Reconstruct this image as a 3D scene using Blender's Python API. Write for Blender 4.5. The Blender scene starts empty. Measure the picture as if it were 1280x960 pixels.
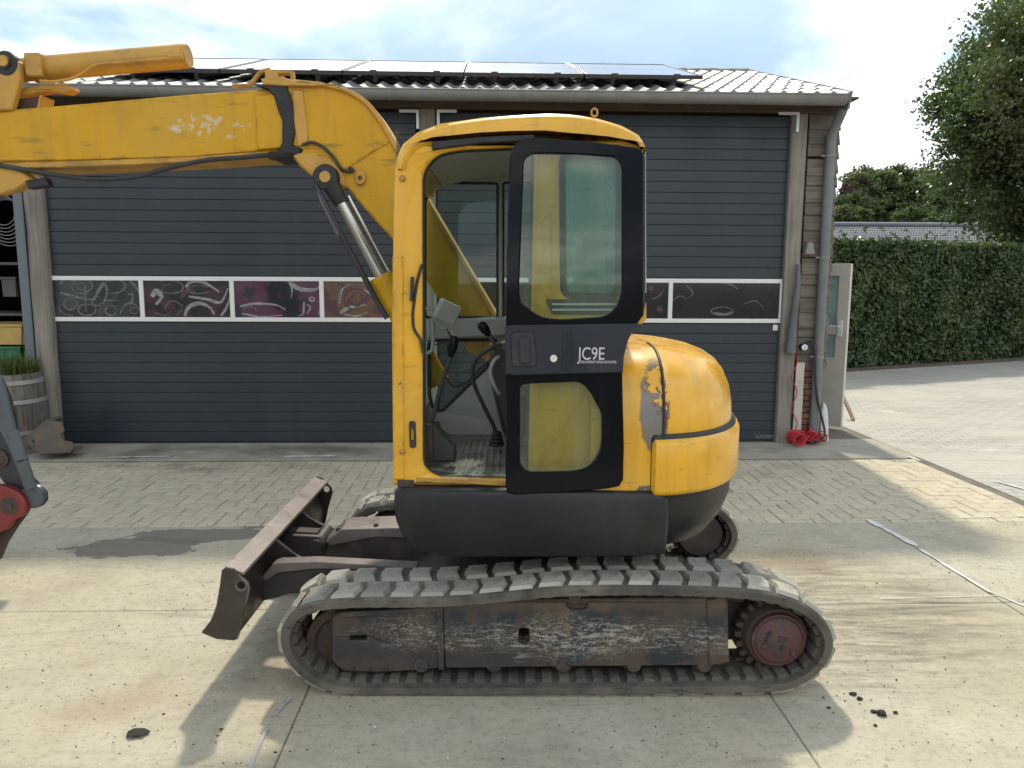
import bpy, bmesh, math, random
import numpy as np
from mathutils import Vector, Matrix
from mathutils.geometry import tessellate_polygon

R = math.radians
random.seed(7)
rng = np.random.default_rng(11)
scene = bpy.context.scene
C = scene.collection

# ---------------------------------------------------------------- camera, world, sun, exposure
FOC, PITCH, ROLL, CAMH = 950.0, R(7.8), R(0.25), 1.6
cam_data = bpy.data.cameras.new('camera')
cam_data.sensor_width = 36.0
cam_data.lens = FOC / 1280.0 * 36.0
cam_data.clip_start = 0.05
cam_data.clip_end = 2000.0
cam = bpy.data.objects.new('camera', cam_data)
CAMROT = Matrix.Rotation(R(90) - PITCH, 3, 'X') @ Matrix.Rotation(ROLL, 3, 'Z')
cam.matrix_world = Matrix.Translation((0, 0, CAMH)) @ CAMROT.to_4x4()
C.objects.link(cam)
scene.camera = cam
CAMP = Vector((0, 0, CAMH))

SUN_EL, SUN_AZ = R(50), R(2)            # azimuth measured from +Y towards +X
sun_vec = Vector((math.sin(SUN_AZ) * math.cos(SUN_EL), math.cos(SUN_AZ) * math.cos(SUN_EL), math.sin(SUN_EL)))
sl = bpy.data.lights.new('sun', 'SUN')
sl.energy = 2.2
sl.angle = R(3.0)
sl.color = (1.0, 0.92, 0.77)
so = bpy.data.objects.new('sun', sl)
so.rotation_euler = (-sun_vec).to_track_quat('-Z', 'Y').to_euler()
so.location = (0, 0, 30)
C.objects.link(so)

scene.view_settings.view_transform = 'Standard'
scene.view_settings.look = 'None'
scene.view_settings.exposure = 0.70
scene.view_settings.gamma = 1.0
scene.view_settings.use_curve_mapping = False

world = bpy.data.worlds.new('World')
scene.world = world
world.use_nodes = True


def build_world():
    nt = world.node_tree
    nt.nodes.clear()
    L = nt.links.new
    out = nt.nodes.new('ShaderNodeOutputWorld')
    bg = nt.nodes.new('ShaderNodeBackground')
    bg.inputs['Strength'].default_value = 0.14
    sky = nt.nodes.new('ShaderNodeTexSky')
    sky.sky_type = 'NISHITA'
    sky.sun_disc = False
    sky.sun_elevation = SUN_EL
    sky.sun_rotation = SUN_AZ
    sky.altitude = 0
    sky.air_density = 1.0
    sky.dust_density = 1.5
    tc = nt.nodes.new('ShaderNodeTexCoord')
    sep = nt.nodes.new('ShaderNodeSeparateXYZ')
    L(tc.outputs['Generated'], sep.inputs[0])
    add = nt.nodes.new('ShaderNodeMath'); add.operation = 'MAXIMUM'; add.inputs[1].default_value = 0.0
    L(sep.outputs['Z'], add.inputs[0])
    add2 = nt.nodes.new('ShaderNodeMath'); add2.operation = 'ADD'; add2.inputs[1].default_value = 0.22
    L(add.outputs[0], add2.inputs[0])
    dx = nt.nodes.new('ShaderNodeMath'); dx.operation = 'DIVIDE'
    dy = nt.nodes.new('ShaderNodeMath'); dy.operation = 'DIVIDE'
    L(sep.outputs['X'], dx.inputs[0]); L(add2.outputs[0], dx.inputs[1])
    L(sep.outputs['Y'], dy.inputs[0]); L(add2.outputs[0], dy.inputs[1])
    comb = nt.nodes.new('ShaderNodeCombineXYZ')
    L(dx.outputs[0], comb.inputs[0]); L(dy.outputs[0], comb.inputs[1])
    mp = nt.nodes.new('ShaderNodeMapping')
    mp.inputs['Location'].default_value = CLOUD_OFF
    L(comb.outputs[0], mp.inputs[0])
    n1 = nt.nodes.new('ShaderNodeTexNoise')
    n1.inputs['Scale'].default_value = 1.25
    n1.inputs['Detail'].default_value = 7.0
    n1.inputs['Roughness'].default_value = 0.52
    n1.inputs['Distortion'].default_value = 0.35
    L(mp.outputs[0], n1.inputs['Vector'])
    r1 = nt.nodes.new('ShaderNodeMapRange'); r1.interpolation_type = 'SMOOTHSTEP'
    r1.inputs['From Min'].default_value = 0.40
    r1.inputs['From Max'].default_value = 0.60
    L(n1.outputs['Fac'], r1.inputs['Value'])
    n2 = nt.nodes.new('ShaderNodeTexNoise')
    n2.inputs['Scale'].default_value = 0.8
    n2.inputs['Detail'].default_value = 4.0
    mp2 = nt.nodes.new('ShaderNodeMapping'); mp2.inputs['Location'].default_value = (4.2, 1.7, 0)
    L(comb.outputs[0], mp2.inputs[0]); L(mp2.outputs[0], n2.inputs['Vector'])
    r2 = nt.nodes.new('ShaderNodeMapRange')
    r2.inputs['From Min'].default_value = 0.35
    r2.inputs['From Max'].default_value = 0.65
    L(n2.outputs['Fac'], r2.inputs['Value'])
    ccol = nt.nodes.new('ShaderNodeMix'); ccol.data_type = 'RGBA'
    ccol.inputs['A'].default_value = (1.9, 2.6, 3.3, 1)      # thin grey-blue cloud
    ccol.inputs['B'].default_value = (9.0, 9.0, 8.9, 1)   # bright white cloud
    L(r1.outputs[0], ccol.inputs['Factor'])
    # a veil over the clear sky
    veil = nt.nodes.new('ShaderNodeMix'); veil.data_type = 'RGBA'
    veil.inputs['Factor'].default_value = 0.55
    L(sky.outputs[0], veil.inputs['A'])
    veil.inputs['B'].default_value = (1.6, 2.65, 3.7, 1)
    mix = nt.nodes.new('ShaderNodeMix'); mix.data_type = 'RGBA'
    mx = nt.nodes.new('ShaderNodeMath'); mx.operation = 'MAXIMUM'
    L(r1.outputs[0], mx.inputs[0]); L(r2.outputs[0], mx.inputs[1])
    L(mx.outputs[0], mix.inputs['Factor'])
    L(veil.outputs['Result'], mix.inputs['A']); L(ccol.outputs['Result'], mix.inputs['B'])
    L(mix.outputs['Result'], bg.inputs['Color'])
    L(bg.outputs[0], out.inputs['Surface'])


CLOUD_OFF = (2.74, 4.22, 1.4)
build_world()


# ---------------------------------------------------------------- projection helpers (photo pixel -> a point at a known depth)
def ray(px, py):
    return CAMROT @ Vector(((px - 640.0) / FOC, (480.0 - py) / FOC, -1.0))


def P(px, py, Y):
    d = ray(px, py)
    return CAMP + d * (Y / d.y)


def G(px, py, z=0.0):
    d = ray(px, py)
    return CAMP + d * ((z - CAMH) / d.z)


BLOC, BROT = Vector((0, 7.40, 0)), R(1.9)
BM = Matrix.Translation(BLOC) @ Matrix.Rotation(BROT, 4, 'Z')
BMI = BM.inverted()


def B(px, py, v=0.0):
    """point in the building's own frame on the vertical plane v"""
    o = BMI @ CAMP
    d = BMI.to_3x3() @ ray(px, py)
    return o + d * ((v - o.y) / d.y)


# ---------------------------------------------------------------- materials
class NB:
    def __init__(self, name):
        self.m = bpy.data.materials.new(name)
        self.m.use_nodes = True
        self.nt = self.m.node_tree
        self.nt.nodes.clear()
        self.out = self.nt.nodes.new('ShaderNodeOutputMaterial')
        self.tc = self.nt.nodes.new('ShaderNodeTexCoord')

    def n(self, t, **kw):
        nd = self.nt.nodes.new(t)
        for k, v in kw.items():
            if k.startswith('p_'):
                setattr(nd, k[2:], v)
            else:
                nd.inputs[k.replace('_', ' ')].default_value = v
        return nd

    def l(self, a, b):
        self.nt.links.new(a, b)

    def coord(self, stretch=(1, 1, 1), loc=(0, 0, 0)):
        mp = self.n('ShaderNodeMapping')
        mp.inputs['Scale'].default_value = stretch
        mp.inputs['Location'].default_value = loc
        self.l(self.tc.outputs['Object'], mp.inputs[0])
        return mp.outputs[0]

    def noise(self, scale, detail=5, stretch=(1, 1, 1), rough=0.6, loc=(0, 0, 0), dist=0.0):
        nz = self.n('ShaderNodeTexNoise', Scale=scale, Detail=detail, Roughness=rough, Distortion=dist)
        self.l(self.coord(stretch, loc), nz.inputs['Vector'])
        return nz.outputs['Fac']

    def rng(self, s, lo, hi, a=0.0, b=1.0):
        r = self.n('ShaderNodeMapRange')
        r.inputs['From Min'].default_value = lo
        r.inputs['From Max'].default_value = hi
        r.inputs['To Min'].default_value = a
        r.inputs['To Max'].default_value = b
        self.l(s, r.inputs['Value'])
        return r.outputs[0]

    def math(self, op, a, b):
        m = self.n('ShaderNodeMath', p_operation=op)
        for i, x in enumerate((a, b)):
            if isinstance(x, (int, float)):
                m.inputs[i].default_value = x
            else:
                self.l(x, m.inputs[i])
        return m.outputs[0]

    def mix(self, fac, a, b):
        m = self.n('ShaderNodeMix', p_data_type='RGBA')
        if isinstance(fac, (int, float)):
            m.inputs['Factor'].default_value = fac
        else:
            self.l(fac, m.inputs['Factor'])
        for k, x in (('A', a), ('B', b)):
            if isinstance(x, (tuple, list)):
                m.inputs[k].default_value = (*x[:3], 1)
            else:
                self.l(x, m.inputs[k])
        return m.outputs['Result']

    def blob(self, c, r, wob=0.35, scale=3.0, soft=0.25, detail=6):
        """1 inside a ragged ellipsoid, 0 outside"""
        mp = self.n('ShaderNodeMapping', p_vector_type='POINT')
        mp.inputs['Scale'].default_value = (1 / r[0], 1 / r[1], 1 / r[2])
        mp.inputs['Location'].default_value = (-c[0] / r[0], -c[1] / r[1], -c[2] / r[2])
        self.l(self.tc.outputs['Object'], mp.inputs[0])
        ln = self.n('ShaderNodeVectorMath', p_operation='LENGTH')
        self.l(mp.outputs[0], ln.inputs[0])
        nz = self.noise(scale, detail)
        d = self.math('ADD', ln.outputs['Value'], self.rng(nz, 0.2, 0.8, wob, -wob))
        return self.rng(d, 1.0, 1.0 - soft)


def material(name, base, rough=0.5, metal=0.0, layers=(), bump=None, var=0.12, vscale=4.0, coat=0.0, spec=0.5, island=0.0, rvar=0.1, wear=None):
    """layers: dicts col, scale, lo, hi, detail, stretch, blob=(centre, radii), rough"""
    b = NB(name)
    dark = tuple(c * (1 - var) for c in base)
    light = tuple(min(1, c * (1 + var)) for c in base)
    col = b.mix(b.rng(b.noise(vscale, 6), 0.3, 0.7), dark, light)
    if island:
        oi = b.n('ShaderNodeObjectInfo')
        hsv = b.n('ShaderNodeHueSaturation')
        gi = b.n('ShaderNodeNewGeometry')
        rr = b.math('FRACT', b.math('ADD', oi.outputs['Random'], gi.outputs['Random Per Island']), 0.0)
        b.l(b.rng(rr, 0, 1, 1 - island, 1 + island), hsv.inputs['Value'])
        b.l(col, hsv.inputs['Color'])
        col = hsv.outputs[0]
    rsock = b.rng(b.noise(vscale * 2.5, 5), 0.3, 0.7, max(0.02, rough - rvar), min(1, rough + rvar))
    msock = None
    for L in layers:
        if 'scale' in L:
            f = b.rng(b.noise(L['scale'], L.get('detail', 6), L.get('stretch', (1, 1, 1)), L.get('nr', 0.6), L.get('loc', (0, 0, 0)), L.get('dist', 0)), L['lo'], L['hi'])
        else:
            f = None
        if 'blob' in L:
            c, r = L['blob'][:2]
            g = b.blob(c, r, *L['blob'][2:])
            f = g if f is None else b.math('MULTIPLY', f, g)
        if 'amt' in L:
            f = b.math('MULTIPLY', f, L['amt'])
        col = b.mix(f, col, L['col'])
        if 'rough' in L:
            mm = b.n('ShaderNodeMix', p_data_type='FLOAT')
            b.l(f, mm.inputs['Factor']); b.l(rsock, mm.inputs[2]); mm.inputs[3].default_value = L['rough']
            rsock = mm.outputs[0]
    if wear:
        bv = b.n('ShaderNodeBevel'); bv.samples = 6; bv.inputs['Radius'].default_value = wear[1]
        ge = b.n('ShaderNodeNewGeometry')
        dt = b.n('ShaderNodeVectorMath', p_operation='DOT_PRODUCT')
        b.l(bv.outputs[0], dt.inputs[0]); b.l(ge.outputs['Normal'], dt.inputs[1])
        em = b.rng(dt.outputs['Value'], 0.995, 0.90)
        em = b.math('MULTIPLY', em, b.rng(b.noise(wear[2], 7), 0.48, 0.60))
        col = b.mix(em, col, wear[0])
    p = b.n('ShaderNodeBsdfPrincipled', Metallic=metal)
    p.inputs['Specular IOR Level'].default_value = spec
    p.inputs['Coat Weight'].default_value = coat
    p.inputs['Coat Roughness'].default_value = 0.12
    b.l(col, p.inputs['Base Color'])
    b.l(rsock, p.inputs['Roughness'])
    if bump:
        bl = bump if isinstance(bump, list) else [bump]
        prev = None
        for (sc, st, dist, *stretch) in bl:
            bp = b.n('ShaderNodeBump', Strength=st, Distance=dist)
            b.l(b.noise(sc, 7, stretch[0] if stretch else (1, 1, 1)), bp.inputs['Height'])
            if prev is not None:
                b.l(prev, bp.inputs['Normal'])
            prev = bp.outputs[0]
        b.l(prev, p.inputs['Normal'])
    b.l(p.outputs[0], b.out.inputs['Surface'])
    return b.m


def glass_material(name, tint, gloss=0.12, film=0.0, rough=0.02, filmcol=(0.5, 0.55, 0.5)):
    b = NB(name)
    tr = b.n('ShaderNodeBsdfTransparent'); tr.inputs['Color'].default_value = (*tint, 1)
    gl = b.n('ShaderNodeBsdfGlossy', Roughness=rough)
    lw = b.n('ShaderNodeLayerWeight', Blend=0.25)
    f = b.rng(lw.outputs['Facing'], 0, 1, gloss, 0.8)
    ms = b.n('ShaderNodeMixShader')
    b.l(f, ms.inputs[0]); b.l(tr.outputs[0], ms.inputs[1]); b.l(gl.outputs[0], ms.inputs[2])
    last = ms.outputs[0]
    if film:
        df = b.n('ShaderNodeBsdfDiffuse'); df.inputs['Color'].default_value = (*filmcol, 1)
        st = b.rng(b.noise(5, 8, (1.6, 1.6, 0.22), 0.7), 0.42, 0.75, film * 0.35, film * 2.2)
        m2 = b.n('ShaderNodeMixShader')
        b.l(st, m2.inputs[0]); b.l(last, m2.inputs[1]); b.l(df.outputs[0], m2.inputs[2])
        last = m2.outputs[0]
    b.l(last, b.out.inputs['Surface'])
    return b.m


def leaf_material(name, c1, c2, c3, trans=0.35, scale=1.2):
    b = NB(name)
    gi = b.n('ShaderNodeNewGeometry')
    nz = b.noise(scale, 4)
    col = b.mix(b.rng(gi.outputs['Random Per Island'], 0, 1), c1, c2)
    col = b.mix(b.rng(nz, 0.5, 0.72), col, c3)
    p = b.n('ShaderNodeBsdfPrincipled', Roughness=0.36)
    p.inputs['Specular IOR Level'].default_value = 0.5
    b.l(col, p.inputs['Base Color'])
    t = b.n('ShaderNodeBsdfTranslucent')
    hs = b.n('ShaderNodeHueSaturation', Value=1.5, Saturation=1.1)
    b.l(col, hs.inputs['Color']); b.l(hs.outputs[0], t.inputs['Color'])
    ms = b.n('ShaderNodeMixShader', Fac=trans)
    b.l(p.outputs[0], ms.inputs[1]); b.l(t.outputs[0], ms.inputs[2])
    b.l(ms.outputs[0], b.out.inputs['Surface'])
    return b.m


MT = {}
grime = dict(col=(0.10, 0.075, 0.045), scale=2.4, lo=0.52, hi=0.85, detail=9, amt=0.45)
fleck = dict(col=(0.035, 0.028, 0.022), scale=26, lo=0.735, hi=0.76, detail=3)
YEL = (0.72, 0.375, 0.016)
SCR = dict(col=(0.30, 0.17, 0.04), scale=20, lo=0.64, hi=0.68, detail=6, stretch=(0.25, 1, 2.5), amt=0.55)
RUN = dict(col=(0.36, 0.20, 0.035), scale=7, lo=0.52, hi=0.75, detail=8, stretch=(2.5, 1, 0.22), amt=0.5)
MT['yellow'] = material('yellow_paint', YEL, 0.33, wear=((0.16, 0.085, 0.035), 0.012, 14), layers=[grime, RUN, SCR, fleck, dict(col=(0.62, 0.42, 0.14), scale=3.2, lo=0.55, hi=0.9, amt=0.5)], bump=(40, 0.06, 0.002), var=0.07, coat=0.15)
MT['yellow_boom'] = material('boom_yellow_paint', (0.58, 0.305, 0.006), 0.42, spec=0.3, wear=((0.12, 0.065, 0.03), 0.014, 12), layers=[RUN, SCR,
    dict(col=(0.16, 0.10, 0.03), scale=3.0, lo=0.54, hi=0.9, detail=9, amt=0.5),
    dict(col=(0.03, 0.024, 0.02), scale=17, lo=0.735, hi=0.75, detail=4),
    dict(col=(0.45, 0.30, 0.08), scale=1.6, lo=0.5, hi=0.8, amt=0.45),
    dict(col=(0.17, 0.115, 0.04), scale=9, lo=0.60, hi=0.68, detail=8, stretch=(0.5, 1, 2.2), amt=0.6),
    dict(col=(0.55, 0.53, 0.44), scale=16, lo=0.545, hi=0.56, detail=5, stretch=(0.7, 1, 1), loc=(1, 0, 2), blob=((P(232, 153, 3.86).x - 0.17, 0.36, P(232, 153, 3.86).z), (0.12, 0.3, 0.05), 0.4, 9, 0.3), amt=0.7),
    dict(col=(0.55, 0.53, 0.44), scale=20, lo=0.56, hi=0.575, detail=5, loc=(4, 0, 2), blob=((P(262, 158, 3.86).x - 0.17, 0.36, P(262, 158, 3.86).z), (0.20, 0.3, 0.07), 0.4, 9, 0.3), amt=0.6)], bump=(30, 0.08, 0.003), var=0.07)
MT['yellow_dusty'] = material('dusty_ochre_paint', (0.50, 0.27, 0.045), 0.55, wear=((0.06, 0.04, 0.025), 0.012, 12), layers=[
    dict(col=(0.14, 0.09, 0.045), scale=5.0, lo=0.48, hi=0.8, detail=9, amt=0.75),
    dict(col=(0.025, 0.02, 0.016), scale=14, lo=0.70, hi=0.74, detail=5)], bump=(40, 0.15, 0.003), var=0.12)
MT['yellow_hood'] = None  # set with the excavator
MT['black'] = material('black_body_plastic', (0.014, 0.0145, 0.016), 0.40, spec=0.35, wear=((0.07, 0.065, 0.06), 0.012, 9), layers=[
    dict(col=(0.085, 0.08, 0.072), scale=3.0, lo=0.5, hi=0.85, stretch=(1, 1, 0.35), detail=9, amt=0.4, rough=0.7),
    dict(col=(0.16, 0.15, 0.13), scale=22, lo=0.72, hi=0.78, stretch=(2, 1, 0.25), amt=0.5)], bump=(60, 0.08, 0.002), var=0.25)
MT['gloss_black'] = material('black_printed_glass_border', (0.005, 0.006, 0.008), 0.05, layers=[
    dict(col=(0.10, 0.10, 0.10), scale=2.5, lo=0.55, hi=0.9, stretch=(2, 1, 0.3), detail=9, amt=0.12, rough=0.4)], var=0.2, spec=0.14)
MT['rubber'] = material('grey_dusty_track_rubber', (0.105, 0.091, 0.070), 0.85, layers=[
    dict(col=(0.045, 0.042, 0.037), scale=8, lo=0.45, hi=0.62, detail=8, amt=0.85),
    dict(col=(0.22, 0.195, 0.15), scale=3.2, lo=0.5, hi=0.75, detail=9, amt=0.75),
    dict(col=(0.03, 0.028, 0.026), scale=30, lo=0.60, hi=0.66, detail=5, stretch=(0.4, 1, 2), amt=0.7)], bump=[(35, 0.5, 0.006), (9, 0.3, 0.01)], var=0.2)
MT['lug'] = material('pale_dusty_tread_rubber', (0.34, 0.32, 0.265), 0.9, layers=[
    dict(col=(0.08, 0.072, 0.060), scale=9, lo=0.50, hi=0.66, detail=9, nr=0.7, amt=0.85),
    dict(col=(0.48, 0.46, 0.41), scale=5, lo=0.5, hi=0.8, detail=8, amt=0.5)], bump=[(45, 0.8, 0.008), (14, 0.7, 0.014)], var=0.25, island=0.28)
MT['seal'] = material('black_rubber_seal', (0.018, 0.018, 0.018), 0.6, var=0.2)
MT['dark_steel'] = material('dark_greasy_steel', (0.034, 0.029, 0.026), 0.5, layers=[
    dict(col=(0.10, 0.068, 0.05), scale=6, lo=0.5, hi=0.72, detail=8, amt=0.7),
    dict(col=(0.02, 0.018, 0.017), scale=4, lo=0.5, hi=0.7, amt=0.7)], bump=(30, 0.3, 0.004), var=0.3)
MT['frame_steel'] = material('rusty_scratched_track_frame_paint', (0.038, 0.033, 0.030), 0.62, wear=((0.17, 0.12, 0.08), 0.012, 10), layers=[
    dict(col=(0.078, 0.052, 0.036), scale=3.4, lo=0.44, hi=0.58, detail=9, amt=0.9),
    dict(col=(0.020, 0.026, 0.030), scale=5.2, lo=0.53, hi=0.58, detail=9, loc=(3, 1, 2)),
    dict(col=(0.11, 0.074, 0.046), blob=((0.1, -0.7, 0.36), (1.2, 0.3, 0.045), 0.6, 7.0, 0.8), amt=0.7),
    dict(col=(0.40, 0.37, 0.30), scale=70, lo=0.52, hi=0.58, detail=4, stretch=(0.55, 1, 1.3), nr=0.8, dist=1.6, blob=((0.08, -0.7, 0.225), (0.86, 0.3, 0.095), 0.6, 5.0, 0.7), amt=0.8),
    dict(col=(0.36, 0.34, 0.28), scale=42, lo=0.54, hi=0.60, detail=6, stretch=(0.25, 1, 1.8), blob=((0.1, -0.7, 0.215), (0.84, 0.3, 0.085), 0.6, 6.0, 0.7), amt=0.7)],
    bump=[(40, 0.4, 0.004), (9, 0.2, 0.008)], var=0.3)
MT['rust'] = material('brown_rust', (0.066, 0.043, 0.031), 0.8, layers=[
    dict(col=(0.05, 0.035, 0.028), scale=6, lo=0.5, hi=0.7, detail=8, amt=0.8)], bump=(30, 0.5, 0.004), var=0.3)
MT['red_hub'] = material('faded_red_hub_paint', (0.085, 0.036, 0.032), 0.6, layers=[
    dict(col=(0.05, 0.036, 0.032), scale=16, lo=0.52, hi=0.62, detail=6, amt=0.85),
    dict(col=(0.24, 0.15, 0.12), scale=7, lo=0.55, hi=0.8, amt=0.6)], bump=(40, 0.4, 0.004), var=0.2)
MT['blade_steel'] = material('worn_brown_blade_steel', (0.058, 0.046, 0.036), 0.38, metal=0.35, wear=((0.30, 0.27, 0.23), 0.010, 9), layers=[
    dict(col=(0.035, 0.028, 0.025), scale=5, lo=0.48, hi=0.7, detail=9, amt=0.8),
    dict(col=(0.20, 0.155, 0.09), scale=3, lo=0.55, hi=0.75, amt=0.5)], bump=(30, 0.25, 0.004), var=0.25)
MT['blade_top'] = material('sunlit_pinkish_brown_steel', (0.155, 0.127, 0.115), 0.42, metal=0.2, layers=[  # pinkish steel for upper faces; the light on them is in the paler tone
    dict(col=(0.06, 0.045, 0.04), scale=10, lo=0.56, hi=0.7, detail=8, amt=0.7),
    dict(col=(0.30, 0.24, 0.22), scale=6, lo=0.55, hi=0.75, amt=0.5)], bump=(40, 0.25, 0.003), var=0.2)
MT['chrome'] = material('chromed_rod', (0.46, 0.44, 0.41), 0.24, metal=1.0, layers=[dict(col=(0.30, 0.26, 0.2), scale=5, lo=0.55, hi=0.8, amt=0.5)], var=0.08)
MT['hose'] = material('black_hose_rubber', (0.02, 0.02, 0.02), 0.45, layers=[dict(col=(0.08, 0.075, 0.065), scale=6, lo=0.5, hi=0.8, amt=0.5)], var=0.3)
MT['cab_grey'] = material('light_grey_cab_lining', (0.33, 0.325, 0.31), 0.55, layers=[
    dict(col=(0.17, 0.155, 0.13), scale=4, lo=0.5, hi=0.85, detail=9, amt=0.5)], bump=(80, 0.1, 0.001), var=0.06)
MT['cab_mat'] = material('dusty_grey_floor_mat', (0.24, 0.225, 0.195), 0.85, layers=[
    dict(col=(0.09, 0.085, 0.075), scale=9, lo=0.48, hi=0.66, detail=8, amt=0.8)], bump=(50, 0.4, 0.003), var=0.2)
MT['dark_plastic'] = material('dark_grey_plastic', (0.022, 0.023, 0.025), 0.48, layers=[
    dict(col=(0.11, 0.105, 0.10), scale=5, lo=0.5, hi=0.85, detail=8, amt=0.5)], bump=(90, 0.1, 0.001), var=0.2)
MT['door_grey'] = material('scuffed_slate_door_panel', (0.020, 0.024, 0.031), 0.42, spec=0.35, layers=[
    dict(col=(0.12, 0.12, 0.12), scale=4, lo=0.5, hi=0.8, stretch=(1, 1, 0.4), detail=9, amt=0.45),
    dict(col=(0.20, 0.19, 0.18), scale=28, lo=0.70, hi=0.76, stretch=(0.3, 1, 1.5), amt=0.5)], bump=(80, 0.1, 0.001), var=0.2)
MT['white_print'] = material('white_print', (0.50, 0.50, 0.50), 0.5, var=0.08, vscale=60)
MT['glass'] = glass_material('green_tinted_cab_glass', (0.82, 0.90, 0.86), 0.02, 0.02)
MT['door_glass'] = glass_material('greenish_door_glass', (0.80, 0.88, 0.80), 0.04, 0.05)
MT['rear_glass'] = glass_material('dusty_teal_window_glass', (0.70, 0.88, 0.80), 0.03, 0.26, 0.04, (0.36, 0.60, 0.53))
MT['clear_edge'] = material('teal_glass_edge', (0.22, 0.34, 0.34), 0.12, var=0.2, coat=0.3)
MT['arm_grey'] = material('slate_grey_arm_paint', (0.075, 0.090, 0.105), 0.36, layers=[
    dict(col=(0.03, 0.032, 0.036), scale=5, lo=0.5, hi=0.75, detail=8, amt=0.6),
    dict(col=(0.20, 0.20, 0.20), scale=22, lo=0.68, hi=0.74, amt=0.5)], bump=(40, 0.15, 0.002), var=0.15)
MT['arm_black'] = material('black_arm_paint', (0.022, 0.026, 0.030), 0.4, layers=[dict(col=(0.08, 0.07, 0.06), scale=6, lo=0.55, hi=0.8, amt=0.5)], var=0.2)
MT['bucket_red'] = material('red_coupler_paint', (0.20, 0.022, 0.02), 0.42, layers=[
    dict(col=(0.07, 0.035, 0.03), scale=5, lo=0.5, hi=0.7, detail=8, amt=0.8)], bump=(40, 0.2, 0.003), var=0.15)
MT['grease'] = material('black_grease', (0.012, 0.011, 0.010), 0.5, bump=(25, 0.7, 0.01), var=0.3)

SLATE = (0.0205, 0.0290, 0.0365)
MT['slat'] = material('slate_blue_door_paint', SLATE, 0.42, layers=[
    dict(col=(0.042, 0.047, 0.052), scale=1.1, lo=0.5, hi=0.85, detail=9, amt=0.4),
    dict(col=(0.014, 0.02, 0.027), scale=0.7, lo=0.55, hi=0.8, amt=0.3),
    dict(col=(0.050, 0.053, 0.054), scale=5, lo=0.55, hi=0.80, stretch=(2.2, 1, 0.18), detail=8, amt=0.35)], bump=(60, 0.05, 0.001), var=0.08, vscale=2, island=0.05)
MT['white_frame'] = material('white_window_frame', (0.70, 0.70, 0.67), 0.4, layers=[dict(col=(0.4, 0.38, 0.33), scale=4, lo=0.5, hi=0.85, amt=0.35)], var=0.05)
WOOD_G = dict(col=(0.10, 0.085, 0.07), scale=3, lo=0.45, hi=0.7, stretch=(9, 9, 0.5), detail=9, amt=0.75)
MT['grey_wood'] = material('weathered_grey_timber', (0.235, 0.215, 0.18), 0.85, layers=[WOOD_G,
    dict(col=(0.33, 0.31, 0.27), scale=4, lo=0.55, hi=0.75, stretch=(7, 7, 0.4), amt=0.6)], bump=(14, 0.5, 0.006, (6, 6, 0.4)), var=0.15)
MT['brown_wood'] = material('brownish_weathered_plank', (0.165, 0.145, 0.12), 0.85, layers=[
    dict(col=(0.07, 0.055, 0.042), scale=3, lo=0.45, hi=0.7, stretch=(0.6, 0.6, 9), detail=9, amt=0.75)], bump=(14, 0.5, 0.005, (0.5, 0.5, 6)), var=0.2, island=0.2)
MT['dark_wood'] = material('dark_brown_fascia', (0.075, 0.052, 0.038), 0.8, layers=[dict(col=(0.15, 0.11, 0.08), scale=4, lo=0.5, hi=0.8, stretch=(0.5, 1, 6), amt=0.7)], bump=(14, 0.4, 0.004, (0.5, 6, 6)), var=0.2)
MT['zinc'] = material('dull_zinc_sheet', (0.225, 0.225, 0.215), 0.55, metal=0.15, layers=[
    dict(col=(0.12, 0.115, 0.10), scale=3, lo=0.5, hi=0.8, stretch=(1, 1, 0.5), detail=8, amt=0.6)], var=0.1)
MT['pipe'] = material('grey_green_downpipe', (0.14, 0.155, 0.15), 0.5, layers=[dict(col=(0.22, 0.22, 0.2), scale=3, lo=0.5, hi=0.8, amt=0.5)], var=0.1)
MT['tile'] = material('grey_weathered_roof_tile', (0.21, 0.21, 0.20), 0.55, layers=[
    dict(col=(0.07, 0.066, 0.06), scale=6, lo=0.5, hi=0.7, detail=8, amt=0.6),
    dict(col=(0.32, 0.32, 0.295), scale=10, lo=0.58, hi=0.75, amt=0.6)], bump=(40, 0.3, 0.004), var=0.2, island=0.12)
MT['pv'] = material('dark_solar_cell_glass', (0.012, 0.016, 0.03), 0.08, layers=[dict(col=(0.2, 0.2, 0.19), scale=3, lo=0.5, hi=0.9, amt=0.15)], var=0.2, coat=0.6)
MT['alu'] = material('anodised_frame', (0.10, 0.10, 0.105), 0.35, metal=0.8, var=0.05)
MT['bright_alu'] = material('galvanised_bracket', (0.62, 0.66, 0.68), 0.4, metal=0.2, var=0.08)
MT['steel_post'] = material('blue_grey_painted_post', (0.13, 0.155, 0.175), 0.5, layers=[dict(col=(0.08, 0.09, 0.1), scale=4, lo=0.5, hi=0.8, amt=0.5)], var=0.1)
MT['bay_dark'] = material('dark_shed_interior', (0.016, 0.015, 0.015), 0.9, var=0.3)  # near-black so skylight leaves the bay dark; its shade is in the colour
MT['brick_red'] = material('dull_red_brick', (0.20, 0.105, 0.075), 0.9, layers=[dict(col=(0.12, 0.08, 0.065), scale=12, lo=0.5, hi=0.7, amt=0.7)], bump=(60, 0.4, 0.003), var=0.2, island=0.25)
MT['offwhite'] = material('flaking_offwhite_board', (0.46, 0.43, 0.37), 0.75, layers=[dict(col=(0.24, 0.17, 0.12), scale=8, lo=0.55, hi=0.65, stretch=(3, 3, 0.6), amt=0.8)], var=0.1)
MT['door_white'] = material('dirty_white_door_paint', (0.52, 0.50, 0.44), 0.5, layers=[dict(col=(0.28, 0.25, 0.19), scale=4, lo=0.5, hi=0.8, amt=0.6)], var=0.06)
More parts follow.
